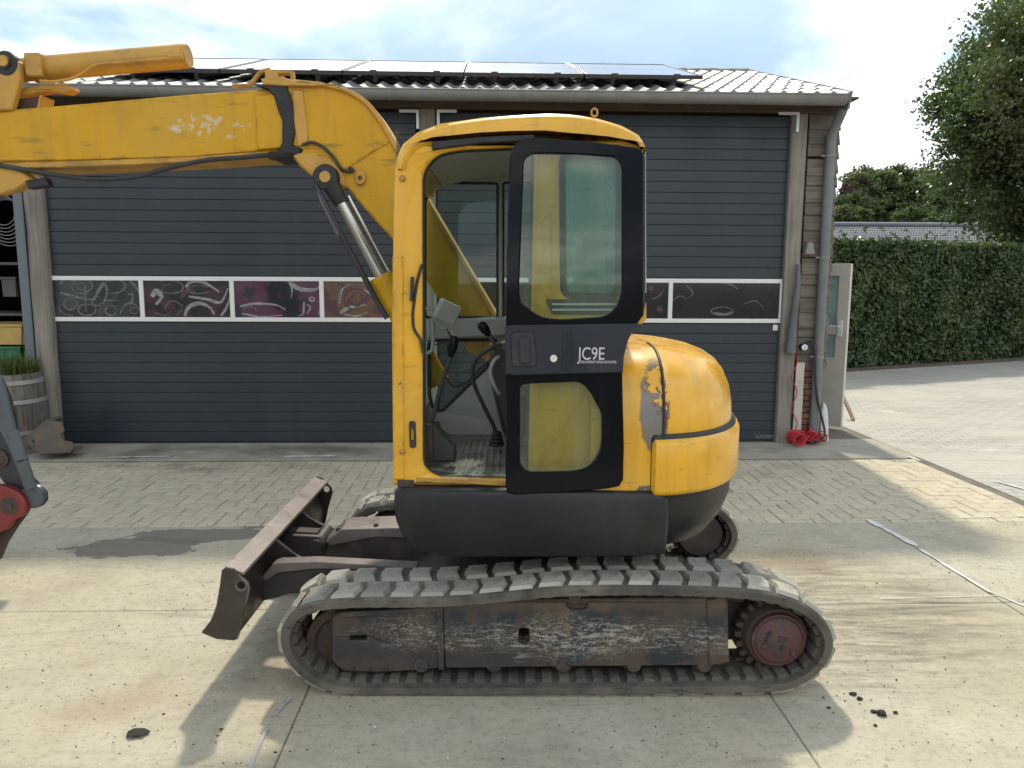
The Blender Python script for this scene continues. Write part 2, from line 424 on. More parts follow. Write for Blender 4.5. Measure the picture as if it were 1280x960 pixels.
MT['white_plastic'] = material('white_plastic_sheet', (0.62, 0.63, 0.63), 0.45, var=0.08, bump=(8, 0.5, 0.02))
MT['red_hose'] = material('red_air_hose', (0.50, 0.025, 0.035), 0.35, var=0.15, vscale=20)
MT['stave'] = material('silvery_barrel_stave', (0.17, 0.155, 0.13), 0.9, layers=[
    dict(col=(0.045, 0.04, 0.034), scale=5, lo=0.47, hi=0.68, stretch=(6, 6, 0.7), detail=9, amt=0.85)], bump=(20, 0.5, 0.005, (5, 5, 0.5)), var=0.25, island=0.2)
MT['hoop'] = material('pale_galvanised_hoop', (0.34, 0.33, 0.31), 0.6, metal=0.2, layers=[dict(col=(0.14, 0.10, 0.07), scale=6, lo=0.5, hi=0.7, amt=0.6)], var=0.15)
MT['soil'] = material('dark_soil', (0.04, 0.032, 0.024), 0.95, bump=(30, 0.8, 0.02), var=0.3)
MT['old_iron'] = material('old_rusty_bucket_iron', (0.12, 0.10, 0.085), 0.75, layers=[
    dict(col=(0.22, 0.115, 0.045), scale=4, lo=0.5, hi=0.68, detail=8, amt=0.8),
    dict(col=(0.05, 0.045, 0.04), scale=6, lo=0.5, hi=0.7, amt=0.6)], bump=(30, 0.5, 0.005), var=0.25)
MT['crate_yellow'] = material('worn_yellow_crate', (0.50, 0.34, 0.10), 0.55, layers=[dict(col=(0.2, 0.14, 0.06), scale=6, lo=0.5, hi=0.8, amt=0.5)], var=0.1)
MT['crate_green'] = material('green_crate', (0.018, 0.15, 0.065), 0.45, var=0.15)
MT['bin_grey'] = material('grey_bin', (0.11, 0.11, 0.11), 0.6, var=0.2)
MT['wire'] = material('grey_wire', (0.22, 0.21, 0.2), 0.5, var=0.1)
MT['bright_wood'] = material('bare_softwood', (0.38, 0.27, 0.17), 0.8, layers=[WOOD_G], var=0.15)
MT['bark'] = material('grey_brown_bark', (0.085, 0.068, 0.05), 0.95, bump=(9, 0.8, 0.03, (3, 3, 0.6)), var=0.35)
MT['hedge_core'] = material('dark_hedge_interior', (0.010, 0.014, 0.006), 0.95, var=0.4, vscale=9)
MT['far_tile'] = material('blue_grey_glazed_tile', (0.20, 0.205, 0.225), 0.4, layers=[dict(col=(0.25, 0.25, 0.27), scale=1.2, lo=0.5, hi=0.8, amt=0.4)], var=0.12)
MT['far_wall'] = material('far_house_brick', (0.25, 0.15, 0.11), 0.9, var=0.15)
MT['clod'] = material('black_mud', (0.02, 0.017, 0.015), 0.9, bump=(30, 0.8, 0.01), var=0.3)
MT['leaf_hedge'] = leaf_material('beech_hedge_leaf', (0.028, 0.056, 0.015), (0.062, 0.098, 0.028), (0.11, 0.135, 0.04), 0.30, 1.1)
MT['leaf_tree'] = leaf_material('oak_leaf', (0.050, 0.085, 0.026), (0.088, 0.125, 0.042), (0.135, 0.145, 0.055), 0.42, 0.5)
MT['leaf_pale'] = leaf_material('pale_green_leaf', (0.085, 0.125, 0.045), (0.13, 0.165, 0.065), (0.17, 0.175, 0.08), 0.35, 0.5)
MT['leaf_copper'] = leaf_material('copper_leaf', (0.075, 0.042, 0.042), (0.10, 0.06, 0.055), (0.08, 0.07, 0.05), 0.3, 0.5)
MT['grass'] = leaf_material('grass_blade', (0.07, 0.105, 0.02), (0.12, 0.155, 0.035), (0.17, 0.17, 0.06), 0.35, 6)


# ---------------------------------------------------------------- mesh helpers
ORG = [Vector((0, 0, 0))]


def link(o, parent=None):
    C.objects.link(o)
    if parent is not None:
        o.parent = parent
    return o


def mk(name, verts, faces, mat, parent=None, smooth=35, loc=None):
    me = bpy.data.meshes.new(name)
    g = ORG[0]
    me.from_pydata([(v[0] - g.x, v[1] - g.y, v[2] - g.z) for v in verts], [], faces)
    me.materials.append(mat)
    me.update()
    if smooth:
        me.polygons.foreach_set('use_smooth', [True] * len(me.polygons))
        me.set_sharp_from_angle(angle=R(smooth))
    o = bpy.data.objects.new(name, me)
    if loc is not None:
        o.location = loc
    return link(o, parent)


def tag(o, label=None, cat=None, group=None, kind=None):
    for k, v in (('label', label), ('category', cat), ('group', group), ('kind', kind)):
        if v:
            o[k] = v
    return o


def empty(name, loc, label, cat, group=None, rotz=0.0):
    o = bpy.data.objects.new(name, None)
    o.location = loc
    o.rotation_euler = (0, 0, rotz)
    o.empty_display_size = 0.2
    C.objects.link(o)
    return tag(o, label, cat, group)


class Shape:
    """collects pieces into one mesh"""
    def __init__(self):
        self.v, self.f = [], []

    def add(self, vs, fs):
        k = len(self.v)
        self.v += [tuple(v) for v in vs]
        self.f += [tuple(i + k for i in f) for f in fs]
        return self

    def box(self, lo, hi, c=0.0, M=None):
        (x0, y0, z0), (x1, y1, z1) = lo, hi
        c = min(c, (x1 - x0) * .45, (y1 - y0) * .45, (z1 - z0) * .45)
        if c <= 0:
            vs = [(x, y, z) for x in (x0, x1) for y in (y0, y1) for z in (z0, z1)]
            fs = [(0, 1, 3, 2), (4, 6, 7, 5), (0, 4, 5, 1), (2, 3, 7, 6), (0, 2, 6, 4), (1, 5, 7, 3)]
        else:
            bm = bmesh.new()
            bmesh.ops.create_cube(bm, size=1)
            for v in bm.verts:
                v.co = Vector(((x0 + x1) / 2 + v.co.x * (x1 - x0), (y0 + y1) / 2 + v.co.y * (y1 - y0), (z0 + z1) / 2 + v.co.z * (z1 - z0)))
            bmesh.ops.bevel(bm, geom=bm.edges[:], offset=c, segments=1, affect='EDGES', profile=0.5)
            bm.verts.index_update()
            vs = [v.co.copy() for v in bm.verts]
            fs = [tuple(v.index for v in f.verts) for f in bm.faces]
            bm.free()
        if M is not None:
            vs = [M @ Vector(v) for v in vs]
        return self.add(vs, fs)

    def tube(self, pts, r, n=10, cap=True, closed=False):
        pts = [Vector(p) for p in pts]
        m = len(pts)
        rs = r if isinstance(r, (list, tuple)) else [r] * m
        up = None
        rings = []
        for i, p in enumerate(pts):
            a = pts[(i - 1) % m] if closed or i > 0 else p
            b = pts[(i + 1) % m] if closed or i < m - 1 else p
            t = (b - a)
            t = t.normalized() if t.length > 1e-9 else Vector((0, 0, 1))
            if up is None:
                up = t.orthogonal().normalized()
            up = (up - t * up.dot(t))
            up = up.normalized() if up.length > 1e-6 else t.orthogonal().normalized()
            w = t.cross(up)
            rings.append([p + (up * math.cos(2 * math.pi * k / n) + w * math.sin(2 * math.pi * k / n)) * rs[i] for k in range(n)])
        vs = [v for rg in rings for v in rg]
        fs = []
        for i in range(m if closed else m - 1):
            j = (i + 1) % m
            for k in range(n):
                k2 = (k + 1) % n
                fs.append((i * n + k, i * n + k2, j * n + k2, j * n + k))
        if cap and not closed:
            fs.append(tuple(range(n))[::-1])
            fs.append(tuple((m - 1) * n + k for k in range(n)))
        return self.add(vs, fs)

    def cyl(self, a, b, r, n=24, ch=0.0):
        a, b = Vector(a), Vector(b)
        if ch:
            d = (b - a).normalized() * ch
            return self.tube([a, a + d, b - d, b], [r - ch, r, r, r - ch], n)
        return self.tube([a, b], r, n)

    def prism(self, loops, y0, y1, ch=0.0):
        """loops: outlines [(x,z)...], the first outer, others holes; extruded along y"""
        outs = []
        for li, lp in enumerate(loops):
            area = sum(lp[i][0] * lp[(i + 1) % len(lp)][1] - lp[(i + 1) % len(lp)][0] * lp[i][1] for i in range(len(lp)))
            if (area > 0) != (li == 0):
                lp = lp[::-1]
            outs.append([Vector((p[0], p[1])) for p in lp])
        flat = [p for lp in outs for p in lp]

        def inset(lp, d):
            res = []
            n = len(lp)
            for i in range(n):
                a, p, b = lp[i - 1], lp[i], lp[(i + 1) % n]
                e1, e2 = (p - a), (b - p)
                if e1.length < 1e-9 or e2.length < 1e-9:
                    res.append(p.copy()); continue
                e1.normalize(); e2.normalize()
                n1, n2 = Vector((-e1.y, e1.x)), Vector((-e2.y, e2.x))
                m = n1 + n2
                k = m.length_squared
                if k < 0.3:
                    res.append(p + n1 * d); continue
                res.append(p + m * (2 * d / k))
            return res
        tris = tessellate_polygon([[Vector((p.x, p.y, 0)) for p in lp] for lp in outs])
        ins = [p for lp in outs for p in inset(lp, ch)] if ch else flat
        N = len(flat)
        vs = [(p.x, y0, p.y) for p in ins]
        fs = []
        rows = [0]
        if ch:
            vs += [(p.x, y0 + ch, p.y) for p in flat] + [(p.x, y1 - ch, p.y) for p in flat]
            vs += [(p.x, y1, p.y) for p in ins]
            rows = [0, N, 2 * N, 3 * N]
        else:
            vs += [(p.x, y1, p.y) for p in flat]
            rows = [0, N]
        last = rows[-1]
        for t in tris:
            a, b, c = (flat[i] for i in t)
            cr = (b - a).x * (c - a).y - (b - a).y * (c - a).x
            t = t if cr > 0 else t[::-1]
            fs.append(tuple(t))                        # front faces -y
            fs.append(tuple(i + last for i in t[::-1]))
        k = 0
        for lp in outs:
            n = len(lp)
            for i in range(n):
                a, b = k + i, k + (i + 1) % n
                for r0, r1 in zip(rows[:-1], rows[1:]):
                    fs.append((r0 + b, r0 + a, r1 + a, r1 + b))
            k += n
        return self.add(vs, fs)

    def obj(self, name, mat, parent=None, smooth=35):
        return mk(name, self.v, self.f, mat, parent, smooth)


def cr(pts, n=6, closed=False):
    """Catmull-Rom through the points"""
    pts = [Vector(p) for p in pts]
    m = len(pts)
    out = []
    for i in range(m if closed else m - 1):
        p0 = pts[(i - 1) % m] if closed or i > 0 else pts[0] * 2 - pts[1]
        p1, p2 = pts[i], pts[(i + 1) % m]
        p3 = pts[(i + 2) % m] if closed or i < m - 2 else pts[-1] * 2 - pts[-2]
        for k in range(n):
            t = k / n
            out.append(0.5 * ((2 * p1) + (p2 - p0) * t + (2 * p0 - 5 * p1 + 4 * p2 - p3) * t * t + (3 * p1 - p0 - 3 * p2 + p3) * t ** 3))
    if not closed:
        out.append(pts[-1].copy())
    return out


def rounded(pts, r, n=5):
    """polygon (px) with its corners rounded by radius r"""
    out = []
    m = len(pts)
    rs = r if isinstance(r, (list, tuple)) else [r] * m
    for i in range(m):
        a, p, b = (Vector(pts[(i + k) % m]) for k in (-1, 0, 1))
        q = min(rs[i], (a - p).length * .48, (b - p).length * .48)
        if q < 0.5:
            out.append(tuple(p)); continue
        s, e = p + (a - p).normalized() * q, p + (b - p).normalized() * q
        for k in range(n + 1):
            t = k / n
            out.append(tuple(s * (1 - t) ** 2 + p * 2 * t * (1 - t) + e * t * t))
    return out


def xz(pts, Y):
    return [(q.x, q.z) for q in (P(p[0], p[1], Y) for p in pts)]


def plate(name, outline, Y0, Y1, mat, parent, ch=0.004, holes=(), smooth=35):
    """an outline seen at depth Y0 (pixels), as a solid plate from Y0 back to Y1"""
    s = Shape().prism([xz(outline, Y0)] + [xz(h, Y0) for h in holes], Y0, Y1, ch)
    return s.obj(name, mat, parent, smooth)


def lathe(profile, origin, axis, n=32):
    """profile [(radius, along)], turned round axis through origin"""
    axis = Vector(axis).normalized()
    u = axis.orthogonal().normalized(); w = axis.cross(u)
    vs, fs = [], []
    m = len(profile)
    for (r, a) in profile:
        for k in range(n):
            t = 2 * math.pi * k / n
            vs.append(Vector(origin) + axis * a + (u * math.cos(t) + w * math.sin(t)) * max(r, 1e-4))
    for i in range(m - 1):
        for k in range(n):
            k2 = (k + 1) % n
            fs.append((i * n + k, i * n + k2, (i + 1) * n + k2, (i + 1) * n + k))
    fs.append(tuple(range(n))[::-1]); fs.append(tuple((m - 1) * n + k for k in range(n)))
    return vs, fs


def leaf_mesh(name, centers, size, mat, parent=None, loc=(0, 0, 0), up=0.0, aspect=0.6, normals=None):
    """thousands of small leaf faces (a folded diamond each)"""
    n = len(centers)
    c = np.asarray(centers, float) - np.asarray(loc, float)
    d = rng.normal(size=(n, 3)); d[:, 2] += up
    if normals is not None:
        d = d * 0.75 + normals
    d /= np.linalg.norm(d, axis=1)[:, None] + 1e-9
    a = rng.normal(size=(n, 3)); a -= d * np.sum(a * d, 1)[:, None]
    a /= np.linalg.norm(a, axis=1)[:, None] + 1e-9
    b = np.cross(d, a)
    s = (size * rng.uniform(0.6, 1.35, n))[:, None]
    v = np.empty((n, 4, 3))
    v[:, 0] = c - a * s
    v[:, 1] = c + b * s * aspect + d * s * 0.18
    v[:, 2] = c + a * s
    v[:, 3] = c - b * s * aspect + d * s * 0.18
    me = bpy.data.meshes.new(name)
    me.vertices.add(n * 4); me.loops.add(n * 4); me.polygons.add(n)
    me.vertices.foreach_set('co', v.reshape(-1))
    me.loops.foreach_set('vertex_index', np.arange(n * 4, dtype=np.int32))
    me.polygons.foreach_set('loop_start', np.arange(0, n * 4, 4, dtype=np.int32))
    me.polygons.foreach_set('loop_total', np.full(n, 4, dtype=np.int32))
    me.update(calc_edges=True)
    me.materials.append(mat)
    o = bpy.data.objects.new(name, me)
    o.location = loc
    return link(o, parent)


def text_mesh(name, body, size, mat, parent, M, bold=0.0, width=1.0):
    cu = bpy.data.curves.new(name, 'FONT')
    cu.body = body; cu.size = size; cu.extrude = 0.0006; cu.offset = bold
    cu.space_character = 1.0
    o = bpy.data.objects.new(name, cu)
    C.objects.link(o)
    dg = bpy.context.evaluated_depsgraph_get()
    me = bpy.data.meshes.new_from_object(o.evaluated_get(dg))
    bpy.data.objects.remove(o)
    me.materials.clear(); me.materials.append(mat)
    g = ORG[0]
    for v in me.vertices:
        q = M @ Vector((v.co.x * width, v.co.y, v.co.z))
        v.co = q - g
    return link(bpy.data.objects.new(name, me), parent)



# ---------------------------------------------------------------- the ground
def W(u, v, z=0.0):
    return BM @ Vector((u, v, z))


CONC = (0.43, 0.385, 0.28)
GRIT = dict(col=(0.12, 0.10, 0.075), scale=60, lo=0.60, hi=0.70, detail=5, amt=0.75)
FINE = dict(col=(0.25, 0.22, 0.165), scale=26, lo=0.50, hi=0.66, detail=9, nr=0.75, amt=0.6)
CLOUDY = dict(col=(0.27, 0.235, 0.17), scale=1.7, lo=0.50, hi=0.72, detail=10, nr=0.68, amt=0.6, loc=(9, 4, 0))
SWEEP = dict(col=(0.22, 0.19, 0.14), scale=3.0, lo=0.56, hi=0.70, detail=9, stretch=(0.35, 1.8, 1), nr=0.7, dist=0.8, amt=0.5, loc=(2, 8, 0))
PALE = dict(col=(0.51, 0.475, 0.375), scale=1.1, lo=0.48, hi=0.72, detail=9, amt=0.7)
SAND = dict(col=(0.36, 0.30, 0.19), scale=0.8, lo=0.5, hi=0.7, detail=9, amt=0.55, loc=(5, 3, 0))
SPOT = dict(col=(0.06, 0.05, 0.04), scale=9, lo=0.70, hi=0.73, detail=5, amt=0.9, loc=(2, 7, 0))
WET = [dict(col=(0.150, 0.136, 0.112), blob=((-2.32, 4.36, 0), (0.42, 0.17, 1), 0.75, 3.2, 0.08), amt=0.85),
       dict(col=(0.150, 0.136, 0.112), blob=((-1.98, 4.62, 0), (0.42, 0.13, 1), 0.75, 3.2, 0.08), amt=0.85),
       dict(col=(0.150, 0.136, 0.112), blob=((-1.55, 4.86, 0), (0.50, 0.10, 1), 0.75, 3.2, 0.08), amt=0.8)]
SCUFF = [dict(col=(0.14, 0.12, 0.09), scale=4.5, lo=0.42, hi=0.66, detail=9, stretch=(0.45, 2.6, 1), nr=0.7, dist=0.6, blob=((1.75, 3.6, 0), (0.85, 0.9, 1), 0.4, 2.2, 0.5), amt=0.9),
         dict(col=(0.10, 0.085, 0.065), scale=9, lo=0.5, hi=0.62, detail=8, stretch=(0.3, 2.2, 1), nr=0.75, blob=((1.5, 3.35, 0), (0.65, 0.7, 1), 0.4, 2.2, 0.6), amt=0.75),
         dict(col=(0.16, 0.10, 0.06), blob=((1.6, 4.25, 0), (0.55, 0.25, 1), 0.5, 3, 0.7), amt=0.4),
         dict(col=(0.33, 0.24, 0.15), scale=3, lo=0.4, hi=0.6, blob=((-1.62, 2.68, 0), (0.45, 0.20, 1), 0.5, 3, 0.8), amt=0.6),
         dict(col=(0.24, 0.20, 0.14), scale=2.2, lo=0.45, hi=0.65, detail=9, blob=((-2.9, 3.9, 0), (0.9, 0.30, 1), 0.5, 2, 0.8), amt=0.6),
         dict(col=(0.17, 0.145, 0.11), scale=3.5, lo=0.42, hi=0.62, detail=9, blob=((-1.0, 3.0, 0), (0.45, 0.55, 1), 0.5, 3, 0.7), amt=0.6)]
MT['concrete'] = material('worn_yard_concrete', CONC, 0.85, layers=[PALE, SAND, CLOUDY, FINE, SWEEP, *SCUFF, *WET, GRIT, SPOT,
    ],
    bump=[(70, 0.5, 0.004), (9, 0.3, 0.012)], var=0.10, vscale=6)
MT['paver'] = material('lightened_dusty_paving_brick', (0.51, 0.44, 0.315), 0.88, layers=[  # base colour lightened to make up for the workshop's shadow across it
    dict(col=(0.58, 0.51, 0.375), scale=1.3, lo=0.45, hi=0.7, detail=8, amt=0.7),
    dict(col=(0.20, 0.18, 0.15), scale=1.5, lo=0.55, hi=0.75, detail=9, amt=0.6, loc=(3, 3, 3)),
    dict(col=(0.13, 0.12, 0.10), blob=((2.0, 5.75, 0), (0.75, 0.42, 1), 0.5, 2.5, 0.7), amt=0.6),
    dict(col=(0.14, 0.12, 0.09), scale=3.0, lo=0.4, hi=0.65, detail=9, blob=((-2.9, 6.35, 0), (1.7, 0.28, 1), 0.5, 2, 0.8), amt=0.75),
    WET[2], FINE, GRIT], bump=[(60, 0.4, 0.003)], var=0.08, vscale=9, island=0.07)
MT['apron'] = material('dirty_apron_concrete', (0.36, 0.33, 0.265), 0.85, layers=[
    dict(col=(0.085, 0.068, 0.052), scale=1.6, lo=0.42, hi=0.62, detail=9, blob=((-2.4, 7.0, 0), (2.4, 0.42, 1), 0.5, 1.5, 0.6), amt=0.75),
    dict(col=(0.17, 0.145, 0.11), scale=3, lo=0.48, hi=0.7, detail=9, amt=0.6), GRIT], bump=[(60, 0.4, 0.003), (7, 0.3, 0.01)], var=0.1)
MT['joint_sand'] = material('dark_joint_sand', (0.16, 0.14, 0.105), 0.95, bump=(60, 0.6, 0.004), var=0.25)
MT['pale_strip'] = material('pale_mortar_strip', (0.66, 0.65, 0.61), 0.8, layers=[dict(col=(0.33, 0.31, 0.26), scale=6, lo=0.52, hi=0.66, detail=8, amt=0.8)], bump=(60, 0.3, 0.003), var=0.06)
MT['blue_strip'] = material('bluish_joint_sealant', (0.33, 0.34, 0.335), 0.7, layers=[dict(col=(0.28, 0.26, 0.2), scale=7, lo=0.48, hi=0.6, detail=8, amt=0.9)], var=0.06)


def yard_material():
    b = NB('far_yard_paving')
    co = b.coord((1, 1, 1))
    br = b.n('ShaderNodeTexBrick', Scale=1.0)
    br.inputs['Brick Width'].default_value = 0.21
    br.inputs['Row Height'].default_value = 0.105
    br.inputs['Mortar Size'].default_value = 0.006
    br.inputs['Color1'].default_value = (0.40, 0.375, 0.325, 1)
    br.inputs['Color2'].default_value = (0.45, 0.42, 0.37, 1)
    br.inputs['Mortar'].default_value = (0.20, 0.185, 0.155, 1)
    b.l(co, br.inputs['Vector'])
    col = b.mix(b.rng(b.noise(0.7, 9), 0.42, 0.68), br.outputs['Color'], (0.46, 0.425, 0.345))
    col = b.mix(b.math('MULTIPLY', b.rng(b.noise(1.7, 9, (0.4, 1.6, 1)), 0.52, 0.75), 0.6), col, (0.27, 0.235, 0.17))
    col = b.mix(b.rng(b.noise(2.0, 5, (0.6, 1, 1)), 0.62, 0.72), col, (0.54, 0.51, 0.44))
    p = b.n('ShaderNodeBsdfPrincipled', Roughness=0.85)
    b.l(col, p.inputs['Base Color'])
    bp = b.n('ShaderNodeBump', Strength=0.5, Distance=0.006)
    b.l(b.noise(14, 8, (0.6, 1.6, 1)), bp.inputs['Height'])
    b.l(bp.outputs[0], p.inputs['Normal'])
    b.l(p.outputs[0], b.out.inputs['Surface'])
    return b.m


MT['yard'] = yard_material()


def quad(name, pts, z, mat, kind='structure', parent=None):
    o = mk(name, [(p[0], p[1], z) for p in pts], [(0, 1, 2, 3)], mat, parent, 0)
    if kind:
        o['kind'] = kind
    return o


EDGE_V, APRON_V, ROW_V, BR_U = -2.55, -0.70, -3.83, 3.72
quad('ground', [(-300, -300), (300, -300), (300, 500), (-300, 500)], -0.0075, MT['joint_sand'])
quad('paved_yard', [W(BR_U + 0.008, EDGE_V + 0.02)[:2], W(60, EDGE_V + 0.02)[:2], W(60, 45)[:2], W(BR_U + 0.008, 45)[:2]], -0.004, MT['yard'])


def slab(u0, u1, v0, v1, mat, name='concrete_slab', parent=None, top=0.0):
    g = 0.002
    s = Shape().box((u0 + g, v0 + g, -0.06), (u1 - g, v1 - g, top), 0.004)
    s.v = [tuple(BM @ Vector(p)) for p in s.v]
    return s.obj(name, mat, parent, 20)


yard = bpy.data.objects.new('concrete_yard', None); C.objects.link(yard); yard['kind'] = 'structure'
for (u0, u1, v0, v1) in ((-7, -0.95, ROW_V, EDGE_V), (-0.95, 2.36, ROW_V, EDGE_V), (2.36, 5.9, ROW_V, EDGE_V), (5.9, 9.5, ROW_V, EDGE_V),
                         (-7, -0.95, -5.35, ROW_V), (-0.95, 0.86, -5.35, ROW_V), (0.86, 2.36, -5.35, ROW_V), (2.36, 5.9, -5.35, ROW_V),
                         (-7, -0.95, -8.2, -5.35), (-0.95, 2.5, -8.2, -5.35), (2.5, 5.9, -8.2, -5.35)):
    slab(u0, u1, v0, v1, MT['concrete'], parent=yard, top=random.uniform(-0.002, 0.002))
apron = bpy.data.objects.new('door_apron', None); C.objects.link(apron); apron['kind'] = 'structure'
for (u0, u1) in ((-7.5, -3.1), (-3.1, -0.55), (-0.55, 1.9), (1.9, BR_U)):
    slab(u0, u1, APRON_V, 0.14, MT['apron'], parent=apron, top=random.uniform(-0.002, 0.003))

# pale strips of mortar in the joints
strips = bpy.data.objects.new('joint_strips', None); C.objects.link(strips); strips['kind'] = 'structure'


def strip(pts, w, mat, seed):
    """a ragged flat strip along the pixel path pts on the ground"""
    rr = random.Random(seed)
    gp = [G(p[0], p[1]) for p in pts]
    path = []
    for a, b in zip(gp[:-1], gp[1:]):
        k = max(2, int((b - a).length / 0.06))
        path += [a.lerp(b, i / k) for i in range(k)]
    path.append(gp[-1])
    d = (gp[-1] - gp[0]).normalized(); nrm = Vector((-d.y, d.x, 0))
    vs, fs = [], []
    for i, p in enumerate(path):
        ww = w * rr.uniform(0.35, 1.2)
        vs += [p + nrm * ww / 2 + Vector((0, 0, 0.0045)), p - nrm * ww / 2 + Vector((0, 0, 0.0045))]
        if i:
            fs.append((2 * i - 2, 2 * i - 1, 2 * i + 1, 2 * i))
    return mk('mortar_strip', vs, fs, mat, strips, 0)


strip([(1085, 650), (1146, 683)], 0.055, MT['pale_strip'], 1)
strip([(1150, 687), (1190, 712), (1236, 740), (1300, 766)], 0.022, MT['pale_strip'], 2)
strip([(1088, 650), (1180, 648), (1300, 645)], 0.012, MT['pale_strip'], 3)
strip([(1246, 602), (1300, 617)], 0.06, MT['pale_strip'], 4)
strip([(1135, 571), (1150, 576)], 0.03, MT['pale_strip'], 5)
strip([(1100, 749), (1250, 745)], 0.006, MT['pale_strip'], 6)
strip([(136, 572), (212, 571)], 0.05, MT['pale_strip'], 7)
strip([(354, 571), (420, 570)], 0.05, MT['pale_strip'], 8)
strip([(364, 872), (348, 890), (340, 897)], 0.02, MT['blue_strip'], 9)
strip([(334, 912), (322, 935), (312, 965)], 0.018, MT['blue_strip'], 10)

# herringbone paving bricks between the apron and the slabs
paving = bpy.data.objects.new('brick_pavement', None); C.objects.link(paving); paving['kind'] = 'structure'


def build_bricks():
    A = 0.105
    items = []
    n_u, n_v = int((BR_U + 5.4) / A), int((APRON_V - EDGE_V) / A)
    for x in range(n_u):
        for y in range(n_v):
            r = (x - y) % 4
            if r == 0:
                u0, u1, v0, v1 = x, min(x + 2, n_u), y, y + 1
            elif r == 3:
                u0, u1, v0, v1 = x, x + 1, y, min(y + 2, n_v)
            elif (r == 1 and x == 0) or (r == 2 and y == 0):
                u0, u1, v0, v1 = x, x + 1, y, y + 1
            else:
                continue
            items.append((-5.4 + u0 * A, -5.4 + u1 * A, EDGE_V + v0 * A, EDGE_V + v1 * A))
    shared = {}
    rest = Shape()
    info = []
    for it in items:
        c = W((it[0] + it[1]) / 2, (it[2] + it[3]) / 2)
        px = 640 + c.x / (c.y + 0.2) * 950
        hidden = px < -10 or px > 1290 or (495 < px < 905 and c.y < 6.6) or (430 < px < 960 and c.y < 5.0)
        info.append((hidden, c.y, it))
    info.sort(key=lambda q: (q[0], q[1]))
    for k, (hid, _, (u0, u1, v0, v1)) in enumerate(info):
        g = 0.0022
        w, d = u1 - u0 - 2 * g, v1 - v0 - 2 * g
        h = random.uniform(-0.0035, 0.002)
        if k < 290:
            key = (round(w, 3), round(d, 3))
            if key not in shared:
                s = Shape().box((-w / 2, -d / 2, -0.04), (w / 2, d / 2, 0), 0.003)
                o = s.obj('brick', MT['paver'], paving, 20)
                shared[key] = o.data
            else:
                o = bpy.data.objects.new('brick', shared[key]); link(o, paving)
            o.location = W((u0 + u1) / 2, (v0 + v1) / 2, h)
            o.rotation_euler = (random.gauss(0, .006), random.gauss(0, .006), BROT + random.gauss(0, .008))
        else:
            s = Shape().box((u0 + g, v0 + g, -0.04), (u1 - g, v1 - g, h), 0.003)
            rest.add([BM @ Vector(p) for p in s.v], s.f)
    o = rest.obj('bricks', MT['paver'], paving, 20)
    o['kind'] = 'stuff'


build_bricks()

# ---------------------------------------------------------------- the workshop behind
bld = empty('workshop_building', BLOC, 'long workshop with two slate blue sectional doors, grey timber posts and a tiled roof', 'building', rotz=BROT)


def bbox(name, a, b, mat, parent=bld, ch=0.004, smooth=20):
    return Shape().box(tuple(min(p, q) for p, q in zip(a, b)), tuple(max(p, q) for p, q in zip(a, b)), ch).obj(name, mat, parent, smooth)


Z_TOP = B(760, 143).z
ULD = (B(61, 450).x, B(523, 450).x)
URD = (B(548, 450).x, B(981, 450).x)
U_CORNER = B(1031, 450).x
Z_WIN0, Z_WIN1 = B(300, 403).z, B(300, 345).z


def pane_material(name, base, c1, c2, loc):
    """dark pane with a few big soft fields of paint behind it"""
    b = NB(name)
    n1 = b.rng(b.noise(2.2, 3, (1, 1, 1.2), 0.5, loc, 1.5), 0.50, 0.54)
    n2 = b.rng(b.noise(3.1, 3, (1, 1, 1.2), 0.5, (loc[0] + 4, 2, 7), 1.5), 0.55, 0.60)
    br = b.rng(b.noise(9, 8, (0.6, 1, 2.5)), 0.3, 0.75)
    col = b.mix(n1, base, c1)
    col = b.mix(n2, col, c2)
    col = b.mix(b.math('MULTIPLY', br, 0.35), col, tuple(0.5 * x for x in base))
    p = b.n('ShaderNodeBsdfPrincipled', Roughness=0.09)
    p.inputs['Specular IOR Level'].default_value = 0.5
    b.l(col, p.inputs['Base Color'])
    b.l(p.outputs[0], b.out.inputs['Surface'])
    return b.m


ART = [pane_material('grey_painted_pane', (0.030, 0.036, 0.038), (0.045, 0.052, 0.055), (0.060, 0.068, 0.068), (0.3, 0, 0.2)),
       pane_material('black_painted_pane', (0.022, 0.024, 0.023), (0.030, 0.032, 0.030), (0.070, 0.032, 0.050), (3.4, 0, 0.9)),
       pane_material('purple_painted_pane', (0.095, 0.040, 0.070), (0.090, 0.038, 0.068), (0.028, 0.032, 0.042), (5.1, 0, 0.4)),
       pane_material('ochre_painted_pane', (0.13, 0.080, 0.048), (0.085, 0.042, 0.062), (0.15, 0.080, 0.045), (8.2, 0, 0.1)),
       pane_material('dark_pane', (0.012, 0.014, 0.017), (0.017, 0.019, 0.022), (0.022, 0.016, 0.021), (11.7, 0, 0.6))]
MT['stroke_grey'] = material('grey_brush_paint', (0.14, 0.15, 0.15), 0.3, layers=[dict(col=(0.05, 0.055, 0.056), scale=30, lo=0.42, hi=0.66, stretch=(0.6, 1, 2), detail=6, amt=0.9)], var=0.25, vscale=20)
MT['stroke_white'] = material('white_brush_paint', (0.27, 0.27, 0.265), 0.3, layers=[dict(col=(0.09, 0.09, 0.09), scale=26, lo=0.46, hi=0.68, stretch=(0.5, 1, 2.2), detail=6, amt=0.85)], var=0.2, vscale=20)
MT['stroke_plum'] = material('plum_brush_paint', (0.07, 0.03, 0.05), 0.3, var=0.3, vscale=20)


def ell(cx, cy, rx, ry, a0=0, a1=360, k=14):
    return [(cx + rx * math.cos(R(a0 + (a1 - a0) * i / k)), cy + ry * math.sin(R(a0 + (a1 - a0) * i / k))) for i in range(k + 1)]


